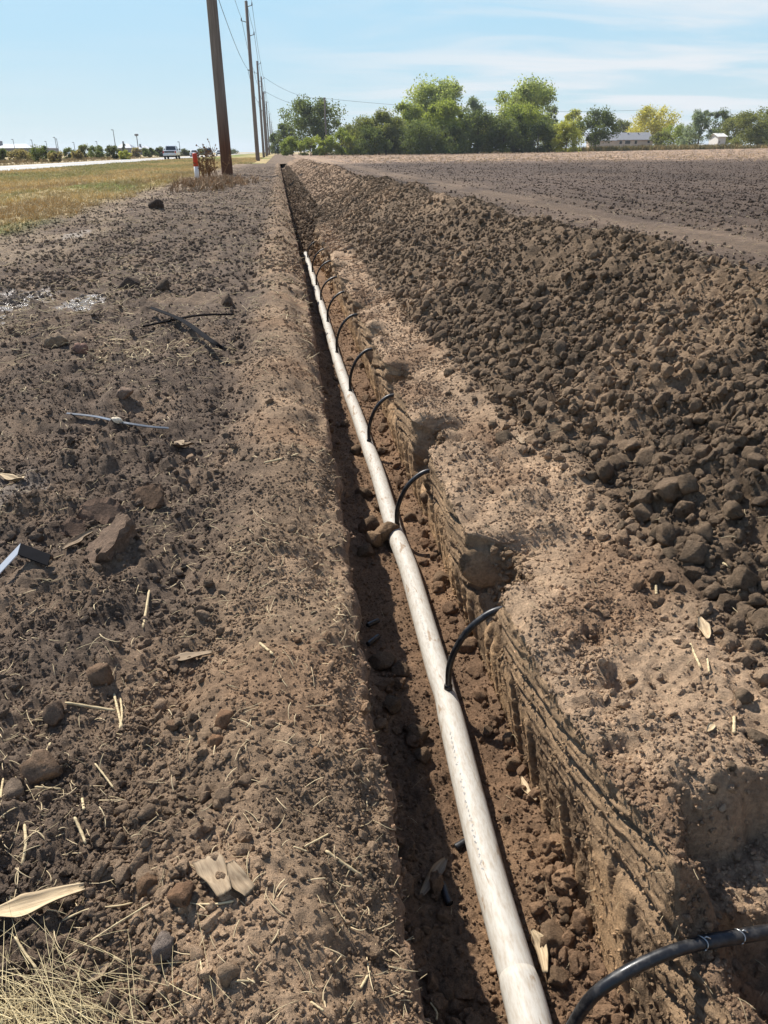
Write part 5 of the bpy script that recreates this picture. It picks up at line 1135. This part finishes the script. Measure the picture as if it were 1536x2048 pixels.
# weeds in front of house
n = 2600; xw = np.concatenate([RNG.uniform(88, 134, n // 2), RNG.uniform(10, 210, n - n // 2)]); yw = RNG.uniform(222, 236, n); hg = RNG.uniform(0.45, 1.7, n)
zw = np.array([field_z(a, b_) for a, b_ in zip(xw, yw)])
scatter('tall_dry_weeds', np.stack([xw, yw, zw], -1), np.stack([RNG.normal(0, 0.15, n), RNG.normal(0, 0.15, n), RNG.uniform(0, 6.28, n)], -1), np.stack([hg, hg, hg], -1), mixv(lc(182, 156, 104) + np.zeros((n, 3)), lc(126, 124, 74) + np.zeros((n, 3)), RNG.random(n)) * RNG.uniform(0.6, 1.1, (n, 1)), SRC_TUFT, 'band of tall dry weeds along the far field edge', 'weeds')

# ------------------------------------------------------------------ house and shed
def gable_house(px0, px1, base_py, eave_py, ridge_py, Y, depth, wallm, roofm, label, wins, name='house'):
    a = onY(px0, base_py, Y); b_ = onY(px1, base_py, Y); e = onY((px0 + px1) / 2, eave_py, Y)[2]; rz = onY((px0 + px1) / 2, ridge_py, Y)[2]
    z0 = min(0.0, float(a[2])) - 0.3; x0, x1 = float(a[0]), float(b_[0]); Wd = x1 - x0; e, rz = float(e), float(rz)
    root = empty(name, (x0, Y, 0), label, 'house')
    mb = MB().box(0, Wd, 0, depth, z0, e); mb.add([(0.02, 0, e), (0.02, depth, e), (0.02, depth / 2, rz - 0.15)], [(0, 1, 2)]); mb.add([(Wd - 0.02, 0, e), (Wd - 0.02, depth, e), (Wd - 0.02, depth / 2, rz - 0.15)], [(0, 2, 1)])
    link('wall', mb.mesh('wall'), wallm, root)
    ov = 0.5; rm = MB()
    prof_ = [(-ov, e - 0.18), (depth / 2, rz), (depth + ov, e - 0.18), (depth + ov, e - 0.32), (depth / 2, rz - 0.14), (-ov, e - 0.32)]
    vs = [(-ov, y_, z_) for y_, z_ in prof_] + [(Wd + ov, y_, z_) for y_, z_ in prof_]; n_ = 6
    rm.add(vs, [tuple(range(5, -1, -1)), tuple(range(6, 12))] + [(k, (k + 1) % 6, (k + 1) % 6 + 6, k + 6) for k in range(6)])
    rf = link('roof', rm.mesh('roof'), roofm, root)
    for f in (0.22, 0.4, 0.62, 0.8):
        link('roof_vent', MB().box(Wd * f - 0.15, Wd * f + 0.15, depth * 0.36, depth * 0.36 + 0.3, rz - 0.9, rz - 0.15).mesh('roof_vent'), met, rf)
    for (f0, f1, z_0, z_1) in wins:
        w = link('window', MB().box(Wd * f0, Wd * f1, -0.06, 0.04, e - z_1, e - z_0).mesh('window'), trim_m, root)
        link('pane', MB().box(Wd * f0 + 0.1, Wd * f1 - 0.1, -0.075, 0.02, e - z_1 + 0.1, e - z_0 - 0.1).mesh('pane'), glass_m, w)
    return root, Wd, e, rz
trim_m = simple('trim', srgb(205, 198, 188), 0.7, 0.3, 0.05); glass_m = simple('window_glass', (0.03, 0.035, 0.04, 1), 0.1, 0.6, 0.1)
brickm = simple('pale_brick', srgb(216, 198, 178), 0.9, 0.2, 0.1, 2); roofm = simple('grey_shingle', srgb(142, 142, 144), 0.9, 0.2, 0.12, 3)
hs, Wd, e_, rz_ = gable_house(1192, 1304, 296, 278.5, 264.5, 262, 9.0, brickm, roofm, 'low pale brick house with a long grey shingle roof', [(0.40, 0.455, 0.35, 1.5), (0.50, 0.60, 0.35, 1.5), (0.67, 0.72, 0.35, 1.5), (0.90, 0.95, 0.35, 1.3)])
# garage wing with crossing gable
wing = MB(); wx0, wx1 = -3.2, 6.0
link('garage_wall', MB().box(wx0, wx1 - 0.5, -2.2, -0.1, -0.3, e_ - 0.15).mesh('garage_wall'), brickm, hs)
link('garage_roof', MB().add([(wx0 - 0.4, -2.7, e_ - 0.35), (wx1, -2.7, e_ - 0.35), (wx1 - 1.8, 2.6, rz_ - 0.35), (wx0 - 0.4, 2.6, rz_ - 0.5), (wx0 - 0.4, -2.7, e_ - 0.5), (wx1, -2.7, e_ - 0.5), (wx1 - 1.8, 2.6, rz_ - 0.5), (wx0 - 0.4, 2.6, rz_ - 0.65)],
     [(0, 1, 2, 3), (7, 6, 5, 4), (0, 4, 5, 1), (1, 5, 6, 2), (2, 6, 7, 3), (3, 7, 4, 0)]).mesh('garage_roof'), roofm, hs)
shedm = simple('white_siding', srgb(226, 222, 212), 0.8, 0.2, 0.05, 2)
gable_house(1434, 1449, 294, 272, 266, 268, 6.0, shedm, shedm, 'small bright white shed half hidden by olive trees', [(0.15, 0.3, 1.4, 2.2)], 'shed')

# ------------------------------------------------------------------ vehicles on the road
tyre_m = simple('tyre', (0.02, 0.02, 0.02, 1), 0.85, 0.2, 0.1); carw = simple('white_paint', srgb(232, 232, 234), 0.25, 0.6, 0.02); card = simple('dark_paint', srgb(58, 56, 54), 0.3, 0.6, 0.05); chrome = simple('chrome', srgb(190, 192, 195), 0.25, 0.6, 0.05, metal=0.9); tail_m = simple('tail_lamp_red', srgb(170, 24, 20), 0.3, 0.5, 0.05); blk = simple('black_plastic', (0.025, 0.025, 0.027, 1), 0.5, 0.4, 0.1)
def wheel_at(root, x, y):
    w = MB().tube([(x - 0.13, y, 0.39), (x - 0.12, y, 0.39), (x + 0.12, y, 0.39), (x + 0.13, y, 0.39)], [0.35, 0.39, 0.39, 0.35], 20); o = link('wheel', w.mesh('wheel', False), tyre_m, root)
    link('rim', MB().tube([(x - 0.135, y, 0.39), (x + 0.135, y, 0.39)], 0.23, 16).mesh('rim'), chrome, o)
def pickup(x, y, paint, label, rz=0.0):
    root = empty('pickup_truck', (x, y, 0.061), label, 'pickup truck', None, rz)
    low_ = MB().prism([(-0.98, 0.55), (0.98, 0.55), (1.0, 0.95), (0.95, 1.22), (-0.95, 1.22), (-1.0, 0.95)], -2.85, 2.75).mesh('body'); link('body', bevel(low_, 0.05), paint, root)
    cab = MB(); cab.add([(-0.93, -0.7, 1.2), (0.93, -0.7, 1.2), (0.93, 1.6, 1.2), (-0.93, 1.6, 1.2), (-0.74, -0.5, 1.92), (0.74, -0.5, 1.92), (0.74, 0.8, 1.92), (-0.74, 0.8, 1.92)], [(0, 3, 2, 1), (4, 5, 6, 7), (0, 1, 5, 4), (1, 2, 6, 5), (2, 3, 7, 6), (3, 0, 4, 7)])
    link('cab', bevel(cab.mesh('cab'), 0.06), paint, root)
    link('rear_window', MB().add([(-0.76, -0.715, 1.3), (0.76, -0.715, 1.3), (0.66, -0.575, 1.82), (-0.66, -0.575, 1.82), (-0.76, -0.65, 1.3), (0.76, -0.65, 1.3), (0.66, -0.5, 1.82), (-0.66, -0.5, 1.82)], [(0, 1, 2, 3), (7, 6, 5, 4), (0, 4, 5, 1), (1, 5, 6, 2), (2, 6, 7, 3), (3, 7, 4, 0)]).mesh('rear_window'), glass_m, root)
    for s_ in (-1, 1):
        sw = MB().add([(s_ * 0.945, -0.5, 1.27), (s_ * 0.945, 1.35, 1.27), (s_ * 0.80, 0.75, 1.82), (s_ * 0.80, -0.4, 1.82), (s_ * 0.88, -0.5, 1.27), (s_ * 0.88, 1.35, 1.27), (s_ * 0.72, 0.75, 1.82), (s_ * 0.72, -0.4, 1.82)], [(0, 1, 2, 3), (7, 6, 5, 4), (0, 4, 5, 1), (1, 5, 6, 2), (2, 6, 7, 3), (3, 7, 4, 0)]); link('side_window', sw.mesh('side_window'), glass_m, root)
        link('tail_lamp', MB().box(s_ * 0.9 - 0.09, s_ * 0.9 + 0.09, -2.875, -2.8, 0.85, 1.18).mesh('tail_lamp'), tail_m, root)
        link('mirror', MB().box(s_ * 1.12 - 0.1, s_ * 1.12 + 0.1, 1.0, 1.12, 1.28, 1.52).mesh('mirror'), blk, root)
        for yy_ in (-1.75, 1.75): wheel_at(root, s_ * 0.86, yy_)
    link('tailgate', MB().box(-0.76, 0.76, -2.872, -2.8, 0.92, 1.16).mesh('tailgate'), blk, root)
    link('bumper', bevel(MB().box(-0.96, 0.96, -3.02, -2.84, 0.52, 0.74).mesh('bumper'), 0.03), chrome, root)
    link('number_plate', MB().box(-0.16, 0.16, -3.03, -3.0, 0.56, 0.72).mesh('number_plate'), wht, root)
    link('underbody', MB().box(-0.72, 0.72, -2.6, 2.5, 0.3, 0.56).mesh('underbody'), blk, root)
q = onz(345, 318.5, 0.06); pickup(float(q[0]), float(q[1]), carw, 'white pickup truck with black tailgate driving away on the road')
def car(x, y, paint, label, name='car', hh_=1.5, rz=math.pi):
    root = empty(name, (x, y, 0.061), label, name.replace('_', ' '), None, rz)
    link('body', bevel(MB().prism([(-0.9, 0.35), (0.9, 0.35), (0.92, 0.75), (0.86, 0.98), (-0.86, 0.98), (-0.92, 0.75)], -2.2, 2.3).mesh('body'), 0.06), paint, root)
    link('cabin', bevel(MB().add([(-0.82, -1.5, 0.96), (0.82, -1.5, 0.96), (0.82, 1.1, 0.96), (-0.82, 1.1, 0.96), (-0.62, -1.0, hh_), (0.62, -1.0, hh_), (0.62, 0.4, hh_), (-0.62, 0.4, hh_)], [(0, 3, 2, 1), (4, 5, 6, 7), (0, 1, 5, 4), (1, 2, 6, 5), (2, 3, 7, 6), (3, 0, 4, 7)]).mesh('cabin'), 0.05), paint, root)
    link('windscreen', MB().add([(-0.72, 1.08, 1.03), (0.72, 1.08, 1.03), (0.58, 0.47, hh_ - 0.06), (-0.58, 0.47, hh_ - 0.06), (-0.72, 1.0, 1.0), (0.72, 1.0, 1.0), (0.58, 0.40, hh_ - 0.1), (-0.58, 0.40, hh_ - 0.1)], [(3, 2, 1, 0), (4, 5, 6, 7), (0, 1, 5, 4), (1, 2, 6, 5), (2, 3, 7, 6), (3, 0, 4, 7)]).mesh('windscreen'), glass_m, root)
    link('grille', MB().box(-0.55, 0.55, 2.28, 2.33, 0.45, 0.75).mesh('grille'), blk, root)
    for s_ in (-1, 1):
        link('headlight', MB().box(s_ * 0.72 - 0.14, s_ * 0.72 + 0.14, 2.27, 2.33, 0.68, 0.85).mesh('headlight'), chrome, root)
        for yy_ in (-1.4, 1.45): wheel_at(root, s_ * 0.82, yy_)
for px, py, pt, lb, nm, hh_ in ((389, 311.5, carw, 'white car on the road next behind the pickup truck', 'car', 1.5), (418, 310.5, card, 'dark sport utility vehicle on the road between two white cars', 'car', 1.85), (439, 310, carw, 'white car half hidden behind the red-based pole', 'car', 1.5)):
    Yv = {389: 205.0, 418: 212.0, 439: 250.0}[px]; car(float(onY(px, 309, Yv)[0]), Yv, pt, lb, nm, hh_)

# ------------------------------------------------------------------ across the road
def far(px, Y): return float(onY(px, 300, Y)[0])
bld = simple('grey_metal_wall', srgb(128, 124, 124), 0.7, 0.3, 0.06, 0.5); bldr = simple('pale_metal_roof', srgb(160, 162, 166), 0.5, 0.4, 0.05, 0.5)
def warehouse(px0, px1, eave_py, ridge_py, Y, label, depth=40):
    x0, x1 = far(px0, Y), far(px1, Y); e = float(onY(px0, eave_py, Y)[2]); rz = float(onY(px0, ridge_py, Y)[2])
    root = empty('warehouse', (x0, Y, 0), label, 'building'); W_ = x1 - x0
    link('wall', MB().box(0, W_, 0, depth, -0.4, e).mesh('wall'), bld, root)
    link('roof', MB().add([(-0.5, -0.5, e), (W_ + 0.5, -0.5, e), (W_ + 0.5, depth + 0.5, e), (-0.5, depth + 0.5, e), (W_ * 0.1, depth * 0.5, rz), (W_ * 0.7, depth * 0.5, rz)], [(3, 2, 1, 0), (0, 1, 5, 4), (1, 2, 5), (2, 3, 4, 5), (3, 0, 4)]).mesh('roof'), bldr, root)
    for k in range(3): link('door', MB().box(W_ * (0.2 + 0.22 * k), W_ * (0.32 + 0.22 * k), -0.08, 0.1, -0.3, e * 0.6).mesh('door'), blk, root)
    link('roof_unit', MB().box(W_ * 0.28, W_ * 0.38, depth * 0.3, depth * 0.4, e, rz + 1.0).mesh('roof_unit'), met, root)
warehouse(-70, 62, 297, 287.5, 330, 'long low grey warehouse across the road')
warehouse(236, 262, 296, 287, 420, 'small tan building behind a dark conical tree', 15)
warehouse(268, 300, 298, 292, 460, 'low flat building behind roadside shrubs', 15)
SG = 'shrubs across the road'
for k, (px, tp, wd, Y, kd, lb, cn) in enumerate(((85, 292, 46, 118, 'dark', 'spreading dark shrub across the road beside the warehouse', False), (112, 300, 26, 112, 'brown', 'low brownish shrub next to the spreading dark shrub', False), (140, 297, 30, 160, 'dark', 'narrow dark shrub across the road', False), (170, 291, 30, 170, 'olive', 'rounded olive shrub beside the dark cedars', False), (195, 291, 34, 165, 'dark', 'broad dark shrub between olive shrub and cedar', False),
        (226, 291, 34, 150, 'cedar', 'square dense dark cedar across the road', False), (250, 284, 10, 330, 'cedar', 'dark conical cedar in front of tan building', True), (249, 302, 20, 140, 'yellow', 'low yellowish bush below the conical cedar', False), (272, 296, 24, 200, 'brown', 'brown bush near the light mast', False), (300, 296, 26, 210, 'dark', 'dark cedar behind the pickup truck, on the warehouse side', False), (320, 295, 22, 215, 'cedar', 'dark cedar right behind the pickup truck', False),
        (40, 303, 50, 120, 'brown', 'low weedy bush before the warehouse', False), (4, 298, 26, 130, 'dark', 'dark shrub in front of the warehouse corner', False), (370, 299, 24, 260, 'cedar', 'dark cedar between pickup truck and white car', False), (404, 298, 26, 330, 'dark', 'dark trees behind the dark vehicle', False), (460, 300, 30, 420, 'cedar', 'dark distant cedar clump past the red-based pole', False), (155, 300, 24, 140, 'brown', 'brown weedy bush at the far road edge', False))):
    tree(px, 310, tp, wd, Y, kd, lb, 800 + k, name='shrub' if not cn else 'cedar_tree', cat='shrub' if not cn else 'tree', group=SG, low=0.03, leafs=1500, cone=cn)
n = 2200; yw = 60 * (200 / 60) ** RNG.random(n); xw = -26 - RNG.random(n) ** 2 * 14; hg = RNG.uniform(0.15, 0.6, n) * (0.4 + 0.6 * (xw < -30))
scatter('far_roadside_weeds', np.stack([xw, yw, 0 * xw + 0.02], -1), np.stack([RNG.normal(0, 0.2, n), RNG.normal(0, 0.2, n), RNG.uniform(0, 6.28, n)], -1), np.stack([hg, hg, hg], -1), lc(170, 150, 112)[None] * RNG.uniform(0.6, 1.1, (n, 1)), SRC_TUFT, 'dry weeds along the far side of the road', 'weeds')
for k, (px, tp, Y) in enumerate(((30, 279, 330), (67, 280, 330), (95, 283, 340), (114, 275, 300), (117, 278, 310), (150, 285, 330), (196, 283, 340), (232, 260, 260), (360, 284, 300))):
    z = float(onY(px, tp, Y)[2]); root = empty('lamp_mast', (far(px, Y), Y, 0), 'slender grey lamp mast rising behind the roadside shrubs', 'lamp post', 'lamp masts across the road')
    link('mast', MB().tube([(0, 0, -0.2), (0, 0, z)], [0.14, 0.09], 8).mesh('mast'), met, root); link('lamp_head', MB().box(-0.6, 0.1, -0.15, 0.15, z - 0.05, z + 0.12).mesh('lamp_head'), met, root)
z = float(onY(277, 271, 330)[2]); root = empty('light_mast', (far(277, 330), 330, 0), 'mast with a round cluster of lamps on top', 'lamp post')
link('mast', MB().tube([(0, 0, -0.2), (0, 0, z)], [0.2, 0.14], 8).mesh('mast'), met, root); link('lamp_ring', MB().tube([(0, 0, z - 0.2), (0, 0, z), (0, 0, z + 0.5), (0, 0, z + 0.6)], [0.3, 0.75, 0.75, 0.3], 12).mesh('lamp_ring'), met, root)

# ------------------------------------------------------------------ thin summer haze
hm = bpy.data.materials.new('haze'); hm.use_nodes = True; hn = hm.node_tree.nodes; hn.remove(hn['Principled BSDF'])
pv = hn.new('ShaderNodeVolumePrincipled'); pv.inputs['Color'].default_value = (0.86, 0.92, 1.0, 1); pv.inputs['Density'].default_value = 0.00016; pv.inputs['Anisotropy'].default_value = 0.2
hm.node_tree.links.new(pv.outputs[0], hn['Material Output'].inputs['Volume'])
link('haze', MB().box(-2600, 2600, -400, 4100, -1.8, 36.0).mesh('haze'), hm, kind='stuff')
